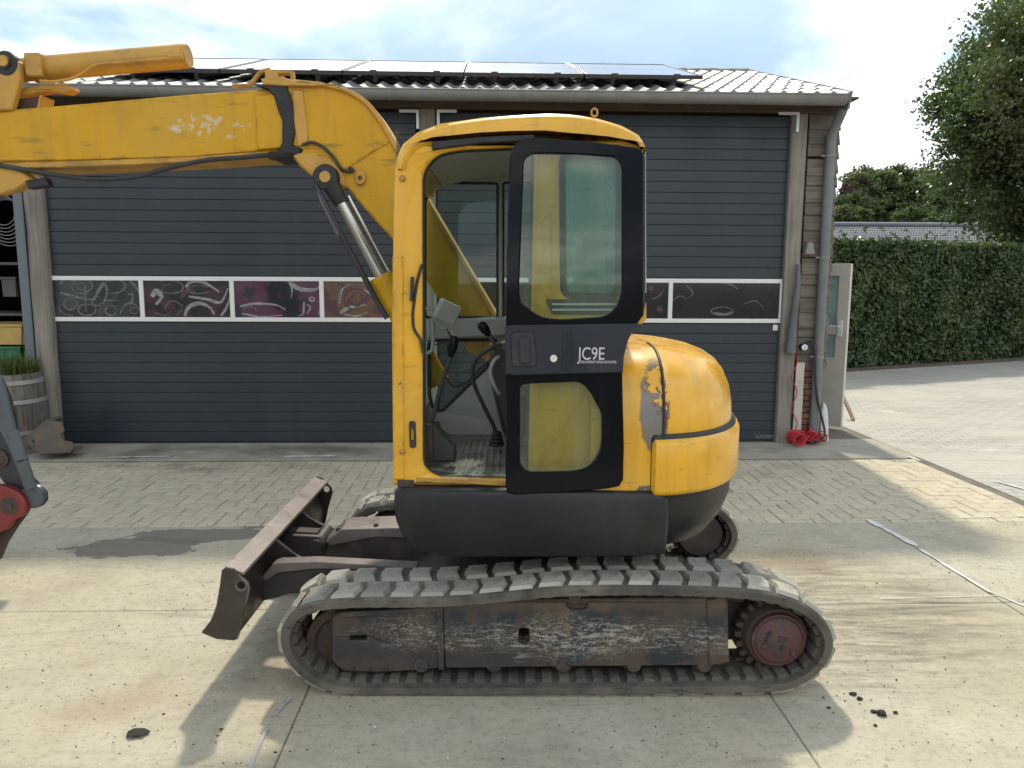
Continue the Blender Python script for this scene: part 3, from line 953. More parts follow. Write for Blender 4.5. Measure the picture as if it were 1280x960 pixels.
PAINT = {0: [('stroke_grey', [
    (ell(88, 380, 8, 7), 1.6), (ell(109, 387, 11, 7), 1.6), ([(90, 353), (100, 349), (114, 352), (113, 362), (98, 367), (90, 359), (94, 353)], 1.6), (ell(101, 358, 6, 4), 1.0),
    ([(75, 366), (88, 369), (104, 373), (118, 375)], 3.0), ([(107, 357), (107, 374), (108, 391)], 2.0), ([(117, 376), (124, 362), (131, 355), (134, 366), (129, 380)], 4.0),
    ([(135, 351), (149, 350), (157, 357), (150, 365), (135, 366), (132, 358)], 1.6), (ell(139, 388, 7, 6), 1.6), ([(150, 392), (157, 381), (168, 380), (176, 389)], 1.8),
    ([(161, 350), (169, 357), (174, 366)], 2.5), ([(160, 368), (166, 368), (164, 380), (160, 377)], 2.4), ([(129, 375), (150, 376)], 1.2), ([(73, 384), (80, 392), (92, 394)], 1.4), ([(74, 356), (80, 350)], 2), (ell(121, 376, 6, 6), 1.2), (ell(168, 388, 5, 4), 1.2)])],
    1: [('stroke_white', [([(232, 359), (240, 351.5), (252, 352), (264, 358), (274, 365)], 4.2), ([(190, 371), (195, 364), (202, 371), (195, 381)], 6.5), ([(236, 370.5), (258, 374), (275, 378), (282, 368), (285, 360)], 3.2), ([(231, 395), (236, 384), (249, 379), (262, 384), (268, 393)], 4.4), ([(276, 395), (283, 385), (288, 370)], 3.0)]),
        ('stroke_grey', [([(200, 352), (215, 350), (228, 356), (225, 365), (206, 366), (203, 358), (214, 355)], 1.3), ([(205, 386), (214, 376), (228, 383), (222, 394)], 1.2), (ell(248, 362, 14, 5, 20, 330), 1.1), ([(194, 391), (206, 394), (214, 389)], 1.1)]),
        ('stroke_plum', [([(226, 372), (236, 362), (246, 368)], 5)])],
    2: [('stroke_white', [([(300, 383), (318, 379.5), (344, 381), (357, 387)], 2.6), ([(361, 351), (365, 361), (364, 373)], 2.4), ([(360, 351), (374, 361), (394, 362), (402, 355)], 4.6), (ell(390, 374, 3, 2.5), 2.5), ([(380, 377), (379, 392), (372, 395)], 2.2), ([(399, 393), (403, 380)], 2.6), ([(302, 392), (328, 396), (353, 394)], 2.0), ([(384, 392), (388, 384), (383, 380)], 1.8)]),
        ('stroke_grey', [([(300, 352), (307, 349), (330, 352)], 1.6), (ell(312, 388, 8, 5, 180, 380), 1.4)])],
    3: [('stroke_plum', [(ell(446, 374, 7, 8), 2.4), (ell(445, 374, 15, 13, 100, 400), 2.0), ([(474, 352), (478, 370), (470, 388)], 6)]),
        ('stroke_white', [([(425, 391), (438, 384), (459, 381)], 4.0), ([(424, 380), (428, 362), (438, 355)], 1.8), ([(455, 362), (466, 368), (475, 365)], 2.6), ([(430, 393), (446, 395), (460, 390)], 1.8)]),
        ('stroke_grey', [(ell(446, 374, 24, 19, 150, 300), 1.4)])],
    10: [('stroke_grey', [(ell(903, 389, 14, 5), 1.2), ([(892, 391), (904, 393), (914, 390)], 3.0), ([(900, 353), (912, 355), (922, 361)], 2.6), ([(840, 376), (850, 370), (858, 374)], 1.0), ([(930, 380), (944, 376), (954, 384)], 1.0), ([(858, 356), (866, 366), (860, 372)], 1.2)])],
    11: [('stroke_grey', [([(815, 374), (824, 370), (830, 362)], 1.2)]), ('stroke_plum', [(ell(814, 360, 2, 2), 3), (ell(825, 386, 2, 2), 3)])]}


def paint_strokes(door, key):
    for mname, strokes in PAINT[key]:
        for si, (pts, w) in enumerate(strokes):
            s = Shape()
            pp = cr([Vector((p[0], p[1], 0)) for p in pts], 5)
            vs, fs = [], []
            m = len(pp)
            for i, p in enumerate(pp):
                t = (pp[min(m - 1, i + 1)] - pp[max(0, i - 1)])
                t = t.normalized() if t.length > 1e-6 else Vector((1, 0, 0))
                f = i / (m - 1)
                ww = w * 0.5 * (0.55 + 0.6 * math.sin(math.pi * min(1, f * 1.15 + .1))) * random.uniform(.9, 1.1)
                for sd in (1, -1):
                    q = B(p.x - t.y * ww * sd, p.y + t.x * ww * sd, 0.0)
                    vs.append((q.x, -0.0012 - 0.0002 * si, q.z))
                if i:
                    fs.append((2 * i - 2, 2 * i - 1, 2 * i + 1, 2 * i))
            s.add(vs, fs)
            s.obj('brush_stroke', MT[mname], door, 0)


def sectional_door(u0, u1, n_pane, arts, sign):
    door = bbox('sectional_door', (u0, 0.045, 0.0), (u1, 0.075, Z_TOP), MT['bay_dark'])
    door['label'] = ('left sectional door with painted panes in its window band' if not sign else 'right sectional door with dark panes and a small sticker')
    pitch = 0.0985
    g = 0.0010
    shared = {}

    def slat(z0, z1):
        h = z1 - z0 - 2 * g
        k = round(h, 4)
        if k not in shared:
            s = Shape().box((u0, 0.0, 0), (u1, 0.04, h), 0.003)
            o = s.obj('slat', MT['slat'], door, 20)
            shared[k] = o.data
        else:
            o = link(bpy.data.objects.new('slat', shared[k]), door)
        o.location = (0, 0, z0 + g)
    n = max(1, round((Z_WIN0 - 0.02) / pitch))
    for i in range(n):
        a = 0.02 + (Z_WIN0 - 0.02) / n
        slat(0.02 + (Z_WIN0 - 0.02) * i / n, 0.02 + (Z_WIN0 - 0.02) * (i + 1) / n)
    n = round((Z_TOP - Z_WIN1) / pitch)
    for i in range(n):
        slat(Z_WIN1 + (Z_TOP - Z_WIN1) * i / n, Z_WIN1 + (Z_TOP - Z_WIN1) * (i + 1) / n)
    bbox('rubber_strip', (u0, 0.005, 0.0), (u1, 0.04, 0.018), MT['seal'], door, 0.003)
    # window band
    a0, a1 = u0 + 0.045, u1 - 0.045
    bbox('band_panel', (u0, 0.012, Z_WIN0 + 0.002), (u1, 0.04, Z_WIN1 - 0.002), MT['slat'], door, 0.003)
    f = Shape()
    t = 0.042
    zz0, zz1 = Z_WIN0 + 0.006, Z_WIN1 - 0.006
    cell = (a1 - a0 - t) / n_pane
    holes = [[(a0 + t + cell * i, zz0 + t), (a0 + cell * (i + 1), zz0 + t), (a0 + cell * (i + 1), zz1 - t), (a0 + t + cell * i, zz1 - t)] for i in range(n_pane)]
    f.prism([[(a0, zz0), (a1, zz0), (a1, zz1), (a0, zz1)]] + holes, -0.014, 0.011, 0.004)
    f.obj('window_frame', MT['white_frame'], door, 20)
    for i in range(n_pane):
        h = holes[i]
        s = Shape().box((h[0][0] - 0.006, 0.000, h[0][1] - 0.006), (h[1][0] + 0.006, 0.010, h[2][1] + 0.006))
        s.obj('pane', ART[arts[i]], door, 0)
    for key in ((10, 11) if sign else (0, 1, 2, 3)):
        paint_strokes(door, key)
    if sign:
        q = B(944, 548, -0.001)
        text_mesh('maker_sign', 'NOVOFERM', 0.052, MT['wire'], door, Matrix.Translation((q.x, -0.0015, q.z)) @ Matrix.Rotation(R(90), 4, 'X'), 0.0, 0.66)
        q0, q1 = B(966, 413, 0), B(972.5, 406, 0)
        bbox('sticker', (q0.x, -0.003, q0.z), (q1.x, 0.003, q1.z), MT['white_frame'], door, 0.001)
    return door


ORG[0] = Vector((0, 0, 0))
sectional_door(*ULD, 4, (0, 1, 2, 3), False)
sectional_door(*URD, 3, (4, 4, 4), True)

# posts, beam, fascia
zb = Z_TOP
s = Shape()
u0, u1 = B(39, 400, -0.08).x, B(64, 400, -0.08).x
pc, pr = (u0 + u1) / 2, (u1 - u0) / 2
s.tube([(pc + random.uniform(-.004, .004), -0.02, z) for z in np.linspace(-0.02, zb + 0.05, 12)], [pr * random.uniform(.97, 1.04) for _ in range(12)], 14)
s.obj('timber_post', MT['grey_wood'], bld, 50)
bbox('timber_post', (B(526, 300, -0.06).x, -0.06, -0.02), (B(545, 300, -0.06).x, 0.06, zb + 0.02), MT['grey_wood'])
bbox('timber_post', (B(983, 300, -0.06).x, -0.06, -0.02), (B(1002, 300, -0.06).x, 0.06, zb + 0.02), MT['grey_wood'], ch=0.008)
bbox('steel_post', (B(28, 400, -0.03).x, -0.03, -0.02), (B(40, 400, -0.03).x, 0.1, zb), MT['steel_post'])
bbox('lintel_board', (-6.6, -0.075, zb + 0.022), (U_CORNER + 0.02, -0.03, zb + 0.10), MT['dark_wood'])
bbox('wall_behind', (-4.6, 0.10, 0.0), (U_CORNER - 0.02, 0.2, zb + 0.15), MT['dark_wood'])
zg = B(760, 117, -0.40).z
bbox('fascia', (-6.6, -0.30, zb + 0.10), (B(1052, 125, -0.30).x, -0.27, zg + 0.03), MT['dark_wood'])
bbox('soffit', (-6.6, -0.27, zb + 0.105), (U_CORNER + 0.05, -0.03, zb + 0.125), MT['dark_wood'])

# gutter with its brackets
gu = Shape()
gr, gv, gz = 0.078, -0.385, zg
n = 12
prof = [(gv - gr, gz + 0.004)] + [(gv - gr * math.cos(math.pi * k / n), gz - gr * 0.95 * math.sin(math.pi * k / n)) for k in range(n + 1)]
inn = [(gv + (v - gv) * 0.93, gz + (z - gz) * 0.93 + 0.0005) for (v, z) in prof[::-1]]
loop = prof + inn
uL, uR = -6.6, B(1059, 125, -0.42).x
vs = [(u, v, z) for u in (uL, uR) for (v, z) in loop]
m = len(loop)
fs = [(i, (i + 1) % m, m + (i + 1) % m, m + i) for i in range(m)] + [tuple(range(m))[::-1], tuple(range(m, 2 * m))]
gu.add(vs, fs)
k = len(prof)
gu.add([(uR, v, z) for v, z in prof] + [(uR + 0.003, v, z) for v, z in prof], [tuple(range(k)), tuple(range(k, 2 * k))[::-1]])
gu.tube([(uL, gv - gr, gz + 0.006), (uR, gv - gr, gz + 0.006)], 0.008, 8)
gutter = gu.obj('gutter', MT['zinc'], bld, 40)
bs = Shape()
for (va, za), (vb, zb_) in zip(prof[:-2], prof[1:-1]):
    pass
br_prof = [(gv + (v - gv) * 1.035, gz + (z - gz) * 1.035) for v, z in prof[:-2]]
vs = [(u, v, z) for u in (0, 0.022) for v, z in br_prof] + [(u, gv + (v - gv) * 0.97, gz + (z - gz) * .97) for u in (0, 0.022) for v, z in br_prof]
k = len(br_prof)
fs = []
for i in range(k - 1):
    fs += [(i, i + 1, k + i + 1, k + i), (2 * k + i + 1, 2 * k + i, 3 * k + i, 3 * k + i + 1), (i + 1, i, 2 * k + i, 2 * k + i + 1), (k + i, k + i + 1, 3 * k + i + 1, 3 * k + i)]
b0 = mk('gutter_bracket', vs, fs, MT['zinc'], gutter, 40)
for i, pxx in enumerate((130, 190, 247, 320, 380, 484, 541, 601, 658, 713, 773, 829, 887, 945, 1001)):
    o = b0 if i == 0 else link(bpy.data.objects.new('gutter_bracket', b0.data), gutter)
    o.location = (B(pxx, 120, -0.46).x, 0, 0)

# roof with its tiles
SLOPE = math.atan(0.328)
EAVE = Vector((0, -0.40, gz + 0.015))
RM = Matrix.Translation(EAVE) @ Matrix.Rotation(SLOPE, 4, 'X')
RL = 2.95
roof_r = uR + 0.02
rb = Shape().box((-6.6, 0.03, -0.06), (roof_r - 0.03, RL, -0.03))
rb.v = [tuple(RM @ Vector(p)) for p in rb.v]
roof = rb.obj('roof', MT['tile'], bld, 20)
rb2 = Shape().box((-6.6, RL, -0.06), (roof_r - 0.03, RL + 3.2, -0.03))
rot = Matrix.Translation(RM @ Vector((0, RL, -0.045))) @ Matrix.Rotation(-2 * SLOPE, 4, 'X').to_3x3().to_4x4()
rb3 = Shape().box((-6.6, 0.0, -0.015), (roof_r - 0.03, 3.4, 0.015))
rb3.v = [tuple(Matrix.Translation(RM @ Vector((0, RL, -0.045))) @ (Matrix.Rotation(-SLOPE, 3, 'X').to_4x4() @ Vector(p))) for p in rb3.v]
rb3.obj('rear_slope', MT['far_tile'], roof, 20)
TW, TG, TLN = 0.30, 0.365, 0.41


def tile_profile():
    pts = []
    for k in range(17):
        t = k / 16
        ph = t * 4 * math.pi
        pts.append((t * TW, 0.019 * (0.6 * math.cos(ph) + 0.4 * max(0, math.cos(ph)) ** 2 * 1.2)))
    return pts


tp = tile_profile()
vs = [(x, y, z + dz) for y in (0, TLN) for dz in (0, -0.011) for (x, z) in tp]
k = len(tp)
fs = []
for i in range(k - 1):
    fs += [(i, i + 1, 2 * k + i + 1, 2 * k + i), (k + i + 1, k + i, 3 * k + i, 3 * k + i + 1), (i + 1, i, k + i, k + i + 1), (2 * k + i, 2 * k + i + 1, 3 * k + i + 1, 3 * k + i)]
fs += [(0, 2 * k, 3 * k, k), (k - 1, 2 * k - 1, 4 * k - 1, 3 * k - 1)]
tile0 = mk('tile', vs, fs, MT['tile'], roof, 60)
first = True
ncol = int((roof_r + 5.3) / TW)
for row in range(8):
    for c in range(ncol):
        o = tile0 if first else link(bpy.data.objects.new('tile', tile0.data), roof)
        first = False
        loc = Vector((roof_r - TW * (c + 1) - 0.002, row * TG - 0.03, 0.012))
        o.matrix_local = RM @ Matrix.Translation(loc) @ Matrix.Rotation(-0.030 + random.gauss(0, .003), 4, 'X') @ Matrix.Rotation(random.gauss(0, .004), 4, 'Z')
rc = Shape()
for i in range(30):
    u = roof_r - 0.4 * (i + 1)
    rc.tube([RM @ Vector((u + 0.02, RL, -0.02)), RM @ Vector((u + 0.41, RL, -0.016))], [0.06, 0.066], 10)
rc.obj('ridge_tiles', MT['tile'], roof, 40)
vb = Shape().box((roof_r + 0.004, -0.02, -0.12), (roof_r + 0.024, RL, 0.035))
vb.v = [tuple(RM @ Vector(p)) for p in vb.v]
vb.obj('verge_board', MT['tile'], roof, 20)

# solar panels on the roof, each a thing of its own
ORG[0] = Vector((0, 0, 0))
seams = [B(px, 92, 0.05).x for px in (155, 300, 446, 594, 739, 876)]
PV_LABEL = ['solar panel at the left end of the roof row, above the yellow hydraulic cylinder',
            'second solar panel from the left, above the tip of the yellow cylinder',
            'middle solar panel on the roof above the gooseneck of the boom',
            'solar panel on the roof above the left half of the cab',
            'rightmost solar panel of the row, beside the bare tiles']
RMW = BM @ RM
for i in range(5):
    w = 1.115
    u0 = seams[5] - (5 - i) * w + 0.008
    u1 = u0 + w - 0.016
    root = empty('solar_panel', RMW @ Vector((u0, 0.40, 0.085)), PV_LABEL[i], 'solar panel', 'solar panels on the workshop roof')
    root.rotation_euler = (BM.to_3x3() @ Matrix.Rotation(SLOPE, 3, 'X')).to_euler()
    W_, L_ = u1 - u0, 1.74
    Shape().prism([[(0, 0), (W_, 0), (W_, L_), (0, L_)], [(0.02, 0.02), (W_ - .02, .02), (W_ - .02, L_ - .02), (.02, L_ - .02)]], 0, 0.035, 0.002)
    fr = Shape()
    for lo, hi in (((0, 0, 0), (W_, .018, .035)), ((0, L_ - .018, 0), (W_, L_, .035)), ((0, .018, 0), (.018, L_ - .018, .035)), ((W_ - .018, .018, 0), (W_, L_ - .018, .035))):
        fr.box(lo, hi)
    fr.obj('frame', MT['alu'], root, 0)
    Shape().box((.018, .018, .012), (W_ - .018, L_ / 2 - .006, .031)).obj('cell_glass', MT['pv'], root, 0)
    Shape().box((.018, L_ / 2 + .006, .012), (W_ - .018, L_ - .018, .031)).obj('cell_glass', MT['pv'], root, 0)
    Shape().box((.018, L_ / 2 - .006, .012), (W_ - .018, L_ / 2 + .006, .029)).obj('centre_strip', MT['alu'], root, 0)
    for a in (0.25, 0.78):
        Shape().box((W_ * a - .03, -0.012, 0.0), (W_ * a + .03, 0.02, 0.046), 0.004).obj('clamp', MT['alu'], root, 0)
        Shape().box((W_ * a - .02, 0.1, -0.065), (W_ * a + .02, L_ - .1, -0.002)).obj('rail', MT['alu'], root, 0)

# cladding at the right end
zc0, zc1 = B(1015, 456).z, zb + 0.02
uc0 = B(1003, 300).x
nb = 18
ph = (zc1 - zc0) / nb
for i in range(nb):
    z = zc0 + i * ph
    s = Shape().box((uc0, -0.012, -0.012), (U_CORNER - 0.004, 0.012, ph + 0.012), 0.003)
    Mx = Matrix.Translation((0, -0.012, z)) @ Matrix.Rotation(R(-7) + random.gauss(0, .01), 4, 'X') @ Matrix.Rotation(random.gauss(0, .006), 4, 'Y')
    s.v = [tuple(Mx @ Vector(p)) for p in s.v]
    s.obj('plank', MT['brown_wood'], bld, 20)
    s = Shape().box((-0.012, 0.0, -0.012), (0.012, 5.6, ph + 0.012), 0.003)
    Mx = Matrix.Translation((U_CORNER + 0.012, 0.0, z)) @ Matrix.Rotation(R(-9) + random.gauss(0, .012), 4, 'Y')
    s.v = [tuple(Mx @ Vector(p)) for p in s.v]
    s.obj('plank', MT['brown_wood'], bld, 20)
bbox('corner_stud', (uc0, 0.03, -0.02), (U_CORNER - 0.02, 0.2, zb + 0.12), MT['dark_wood'])
bbox('side_wall', (U_CORNER - 0.2, 0.2, -0.02), (U_CORNER - 0.015, 5.6, zb + 0.15), MT['dark_wood'])
nrow = 13
bh = zc0 / nrow
bsh = {}
for r in range(nrow):
    for c in range(2):
        off = 0.0 if r % 2 else 0.055
        a0 = uc0 + 0.055 + (0 if c == 0 else 0.085 - off * 0.8)
        a1 = uc0 + 0.055 + (0.08 - off * 0.8 if c == 0 else 0.17)
        a1 = min(a1, U_CORNER)
        bbox('brick', (a0, -0.035 + random.uniform(-.003, .003), r * bh + 0.004), (a1, 0.025, (r + 1) * bh - 0.005), MT['brick_red'], ch=0.003)
bbox('white_board', (B(993, 500, -0.075).x, -0.078, 0.0), (B(1003.5, 500, -0.075).x, -0.062, B(1000, 453, -0.07).z), MT['offwhite'])

# L-shaped white brackets at the door tops
for (xa, ya, xb, yb, flip) in ((499, 137, 524, 161, 1), (546, 137, 571, 158, 0), (973, 140, 998, 165, 1)):
    s = Shape()
    v = -0.085
    a, b2 = B(xa, ya, v), B(xb, yb, v)
    t = 0.026
    s.box((a.x, v - .01, a.z - t), (b2.x, v, a.z))
    if flip:
        s.box((b2.x - t, v - .01, b2.z), (b2.x, v, a.z - t))
    else:
        s.box((a.x, v - .01, b2.z), (a.x + t, v, a.z - t))
    s.obj('angle_bracket', MT['bright_alu'], bld, 0)

# downpipe with its clips
dp = Shape()
du = B(1031.5, 300, -0.08).x
dp.tube([(du, -0.30, gz - 0.07), (du, -0.24, gz - 0.13), (du, -0.085, gz - 0.27), (du, -0.08, gz - 0.34), (du, -0.08, 1.0), (du, -0.08, 0.02)], 0.046, 14)
down = dp.obj('downpipe', MT['pipe'], bld, 50)
for py in (195, 322, 446):
    z = B(1031, py, -0.08).z
    s = Shape().tube([(du, -0.08, z - .012), (du, -0.08, z + .012)], 0.051, 14)
    s.box((du - .085, -0.09, z - .008), (du - .04, -0.07, z + .008))
    s.obj('pipe_clip', MT['zinc'], down, 40)

# open side door, hinged on the right wall
hx, hy = U_CORNER + 0.06, 1.10
ea = G(1052, 537)
el = BMI @ ea
leaf_dir = (Vector((el.x, el.y, 0)) - Vector((hx, hy, 0)))
LW = leaf_dir.length
ang = math.atan2(leaf_dir.y, leaf_dir.x)
DM = Matrix.Translation((hx, hy, 0.03)) @ Matrix.Rotation(ang, 4, 'Z')
H = B(1045, 333, el.y).z
dl = Shape()
dl.prism([[(0, 0), (LW, 0), (LW, H), (0, H)], [(.12, .75), (LW - .12, .75), (LW - .12, 1.0), (.12, 1.0)], [(.12, 1.10), (LW - .12, 1.10), (LW - .12, H - .13), (.12, H - .13)]], -0.025, 0.025, 0.003)
dl.v = [tuple(DM @ Vector(p)) for p in dl.v]
sd = dl.obj('side_door', MT['door_white'], bld, 20)
for a, b2 in ((.75, 1.0), (1.10, H - .13)):
    s = Shape().box((.115, -0.006, a - .005), (LW - .115, 0.006, b2 + .005)); s.v = [tuple(DM @ Vector(p)) for p in s.v]
    s.obj('pane', MT['clear_edge'], sd, 0)
s = Shape().box((LW - .10, -0.04, 0.98), (LW - .05, -0.026, 1.16), 0.003)
s.tube([(LW - .075, -0.03, 1.09), (LW - .075, -0.075, 1.09), (LW - .19, -0.075, 1.09)], 0.009, 8)
s.v = [tuple(DM @ Vector(p)) for p in s.v]
s.obj('handle', MT['bright_alu'], sd, 40)

# the open bay at the left
U_BAY = B(28, 400, 0).x
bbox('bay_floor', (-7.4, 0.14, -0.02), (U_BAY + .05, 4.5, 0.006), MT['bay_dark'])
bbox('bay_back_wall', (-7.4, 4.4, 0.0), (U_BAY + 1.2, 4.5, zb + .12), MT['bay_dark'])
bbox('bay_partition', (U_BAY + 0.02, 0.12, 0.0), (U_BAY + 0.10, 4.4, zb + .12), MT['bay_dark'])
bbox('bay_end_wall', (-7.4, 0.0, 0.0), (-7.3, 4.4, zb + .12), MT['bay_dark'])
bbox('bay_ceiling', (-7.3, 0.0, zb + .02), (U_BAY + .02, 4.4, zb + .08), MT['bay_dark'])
q = B(0, 329, 1.0)
bbox('shelf_board', (-6.4, 0.9, q.z - .02), (U_BAY + .01, 1.5, q.z + .01), MT['bin_grey'])
q = B(0, 392, 1.0)
bbox('shelf_board', (-6.4, 0.9, q.z - .02), (U_BAY + .01, 1.5, q.z + .01), MT['bin_grey'])


def BW(px, py, v):
    return BM @ B(px, py, v)


# things in and at the bay
def crate(pa, pb, v, depth, mat, name, label):
    a, b2 = B(*pa, v), B(*pb, v)
    base = BM @ Vector(((a.x + b2.x) / 2, v + depth / 2, b2.z))
    root = empty(name, base, label, 'crate', rotz=BROT)
    w, h = (b2.x - a.x) / 2, a.z - b2.z
    t = 0.02
    s = Shape()
    s.prism([[(-w * .94, 0), (w * .94, 0), (w, h), (-w, h)]], -depth / 2, -depth / 2 + t, .003)
    s.prism([[(-w * .94, 0), (w * .94, 0), (w, h), (-w, h)]], depth / 2 - t, depth / 2, .003)
    s.box((-w, -depth / 2 + t, 0), (-w + t, depth / 2 - t, h)); s.box((w - t, -depth / 2 + t, 0), (w, depth / 2 - t, h))
    s.box((-w * .9, -depth / 2 + t, 0.0), (w * .9, depth / 2 - t, 0.02))
    s.obj('crate_body', mat, root, 20)
    Shape().box((-w - .012, -depth / 2 - .012, h - .03), (w + .012, depth / 2 + .012, h - .0), .005).obj('rim', mat, root, 20)
    return root


crate((-40, 405), (29, 431), 0.35, 0.5, MT['crate_yellow'], 'yellow_crate', 'worn yellow crate stacked on a green crate in the dark bay')
crate((-40, 433), (29, 480), 0.34, 0.5, MT['crate_green'], 'green_crate', 'green crate under the yellow crate behind the barrel')
crate((1, 346), (21, 371), 1.05, 0.3, MT['bin_grey'], 'grey_bin', 'grey bin standing on a shelf in the dark bay')
tb = BW(-20, 560, 0.6)
tbl = empty('work_bench', BM @ Vector((B(-10, 480, .6).x, 0.6, 0)), 'dark low bench carrying the crates in the bay', 'bench', rotz=BROT)
zt = B(0, 481, 0.34).z
Shape().box((-.55, -.3, zt - .05), (.36, .3, zt - .002), .004).obj('bench_top', MT['bin_grey'], tbl, 20)
for dx in (-.5, .3):
    for dy in (-.25, .22):
        Shape().box((dx, dy, 0), (dx + .05, dy + .05, zt - .05)).obj('leg', MT['bin_grey'], tbl, 0)

co = BW(3, 262, 0.25)
wire = Shape()
for k in range(7):
    r0 = 0.14 + 0.012 * k
    wire.tube([co + Vector((r0 * math.sin(t) * .9 + random.uniform(-.004, .004), 0.012 * k, r0 * 1.05 * math.cos(t) - .02 * k)) for t in np.linspace(0, 2 * math.pi, 26)[:-1]], 0.005, 6, closed=True)
ORG[0] = co.copy()
o = wire.obj('wire_coil', MT['wire'], None, 60); o.location = co
tag(o, 'coil of grey wire hanging in the dark bay at the left edge', 'wire coil')
ORG[0] = Vector((0, 0, 0))

# planted barrel
bc = BW(19, 575, -0.27); bc.z = 0
BR_R, BR_H = 0.30, B(20, 474, -0.74).z
brl = empty('barrel_planter', bc, 'weathered grey half barrel planter with grass, beside the left timber post', 'barrel')


def bar_r(t):
    return BR_R * (0.86 + 0.14 * math.sin(math.pi * (t * 0.85 + 0.12)) )


NS = 22
for k in range(NS):
    a0, a1 = 2 * math.pi * (k + .02) / NS, 2 * math.pi * (k + .98) / NS
    vs, fs = [], []
    nz_ = 9
    dr = random.uniform(-.004, .004)
    for i in range(nz_):
        t = i / (nz_ - 1)
        r_ = bar_r(t) + dr
        for (aa, rr) in ((a0, r_), (a1, r_), (a1, r_ - .025), (a0, r_ - .025)):
            vs.append((rr * math.cos(aa), rr * math.sin(aa), t * BR_H))
    for i in range(nz_ - 1):
        for j in range(4):
            j2 = (j + 1) % 4
            fs.append((i * 4 + j, i * 4 + j2, i * 4 + 4 + j2, i * 4 + 4 + j))
    fs += [(3, 2, 1, 0), tuple((nz_ - 1) * 4 + j for j in range(4))]
    mk('stave', vs, fs, MT['stave'], brl, 30)
for t in (0.03, 0.27, 0.66, 0.90):
    w = .03
    vs, fs = [], []
    n = 40
    for k in range(n):
        a = 2 * math.pi * k / n
        for (dz, dr) in ((-w, .003), (w, .003), (w, .009), (-w, .009)):
            tt = t + dz / BR_H / 1.6
            r_ = bar_r(tt) + dr
            vs.append((r_ * math.cos(a), r_ * math.sin(a), max(0.004, tt * BR_H)))
    for k in range(n):
        k2 = (k + 1) % n
        for j in range(4):
            j2 = (j + 1) % 4
            fs.append((k * 4 + j, k2 * 4 + j, k2 * 4 + j2, k * 4 + j2))
    mk('hoop', vs, fs, MT['hoop'], brl, 30)
vs, fs = lathe([(0.001, 0), (bar_r(.95) - .024, 0)], (0, 0, BR_H * .95), (0, 0, 1), 24)
mk('soil', vs, fs[:-1], MT['soil'], brl, 0)
vs, fs = [], []
for k in range(900):
    a = random.uniform(0, 2 * math.pi); r_ = (bar_r(1) - .03) * math.sqrt(random.random())
    x, y, h = r_ * math.cos(a), r_ * math.sin(a), random.uniform(.07, .20) * (1 if random.random() < .93 else 1.5)
    b_ = random.uniform(0, 2 * math.pi); bend = random.uniform(.02, .14); w = random.uniform(.003, .006)
    dx, dy = math.cos(b_), math.sin(b_)
    pts = [(x, y, BR_H * .95), (x + dx * bend * .3, y + dy * bend * .3, BR_H * .95 + h * .6), (x + dx * bend, y + dy * bend, BR_H * .95 + h)]
    k0 = len(vs)
    for i, p in enumerate(pts):
        ww = w * (1, .8, .1)[i]
        vs += [(p[0] - dy * ww, p[1] + dx * ww, p[2]), (p[0] + dy * ww, p[1] - dx * ww, p[2])]
    fs += [(k0, k0 + 1, k0 + 3, k0 + 2), (k0 + 2, k0 + 3, k0 + 5, k0 + 4)]
gr_ = mk('grass', vs, fs, MT['grass'], None, 0)
gr_.location = bc
gr_['kind'] = 'stuff'; tag(gr_, 'short green grass growing out of the barrel planter', 'grass')

# old rusty bucket lying by the barrel
ob = G(64, 574)
root = empty('old_bucket', ob, 'small rusty old digging bucket lying at the foot of the left post', 'bucket')
ORG[0] = ob.copy()
Yb = ob.y
side = [(41, 543), (60, 525), (76, 528), (80, 538), (76, 543), (79, 551), (90, 553), (92, 560), (87, 566), (50, 568), (44, 560)]
plate('side_plate', side, Yb - 0.02, Yb + 0.0, MT['old_iron'], root, .004)
plate('side_plate', side, Yb + 0.22, Yb + 0.24, MT['old_iron'], root, .004)
plate('shell', [(34, 545), (58, 524), (62, 527), (44, 547), (40, 552), (53, 565), (52, 568), (44, 567), (33, 552)], Yb + 0.001, Yb + 0.22, MT['old_iron'], root, .004)
plate('lip', [(45, 565), (84, 563), (90, 566), (50, 569)], Yb + 0.0015, Yb + 0.219, MT['old_iron'], root, .002)
ORG[0] = Vector((0, 0, 0))

# lamp shade, gauge, hoses, white sheet, prop stick by the right corner
lp = BW(1013, 318, -0.05)
root = empty('wall_lamp', lp, 'small grey trapezoid wall lamp on the grey planks beside the downpipe', 'lamp')
ORG[0] = lp.copy()
plate('lamp_shade', [(1007, 318), (1019, 317.5), (1016.5, 303), (1010, 303)], lp.y - 0.07, lp.y + 0.02, MT['zinc'], root, .006)
plate('mount', [(1009, 307), (1017, 307), (1016, 303), (1010, 303)], lp.y + 0.02, lp.y + 0.045, MT['bin_grey'], root, .002)
ga = BW(1005, 434, -0.09)
ORG[0] = ga.copy()
root = empty('pressure_gauge', ga, 'round white-faced gauge with a black hose on the plank corner', 'gauge')
Shape().cyl(ga + Vector((0, 0.05, 0)), ga + Vector((0, -0.015, 0)), 0.036, 20, .005).obj('gauge_case', MT['dark_plastic'], root, 40)
Shape().cyl(ga + Vector((0, -0.0155, 0)), ga + Vector((0, -0.020, 0)), 0.029, 20).obj('dial', MT['white_frame'], root, 40)
Shape().box(ga + Vector((-.003, -.023, -.02)), ga + Vector((.003, -.0205, .008))).obj('needle', MT['seal'], root, 0)
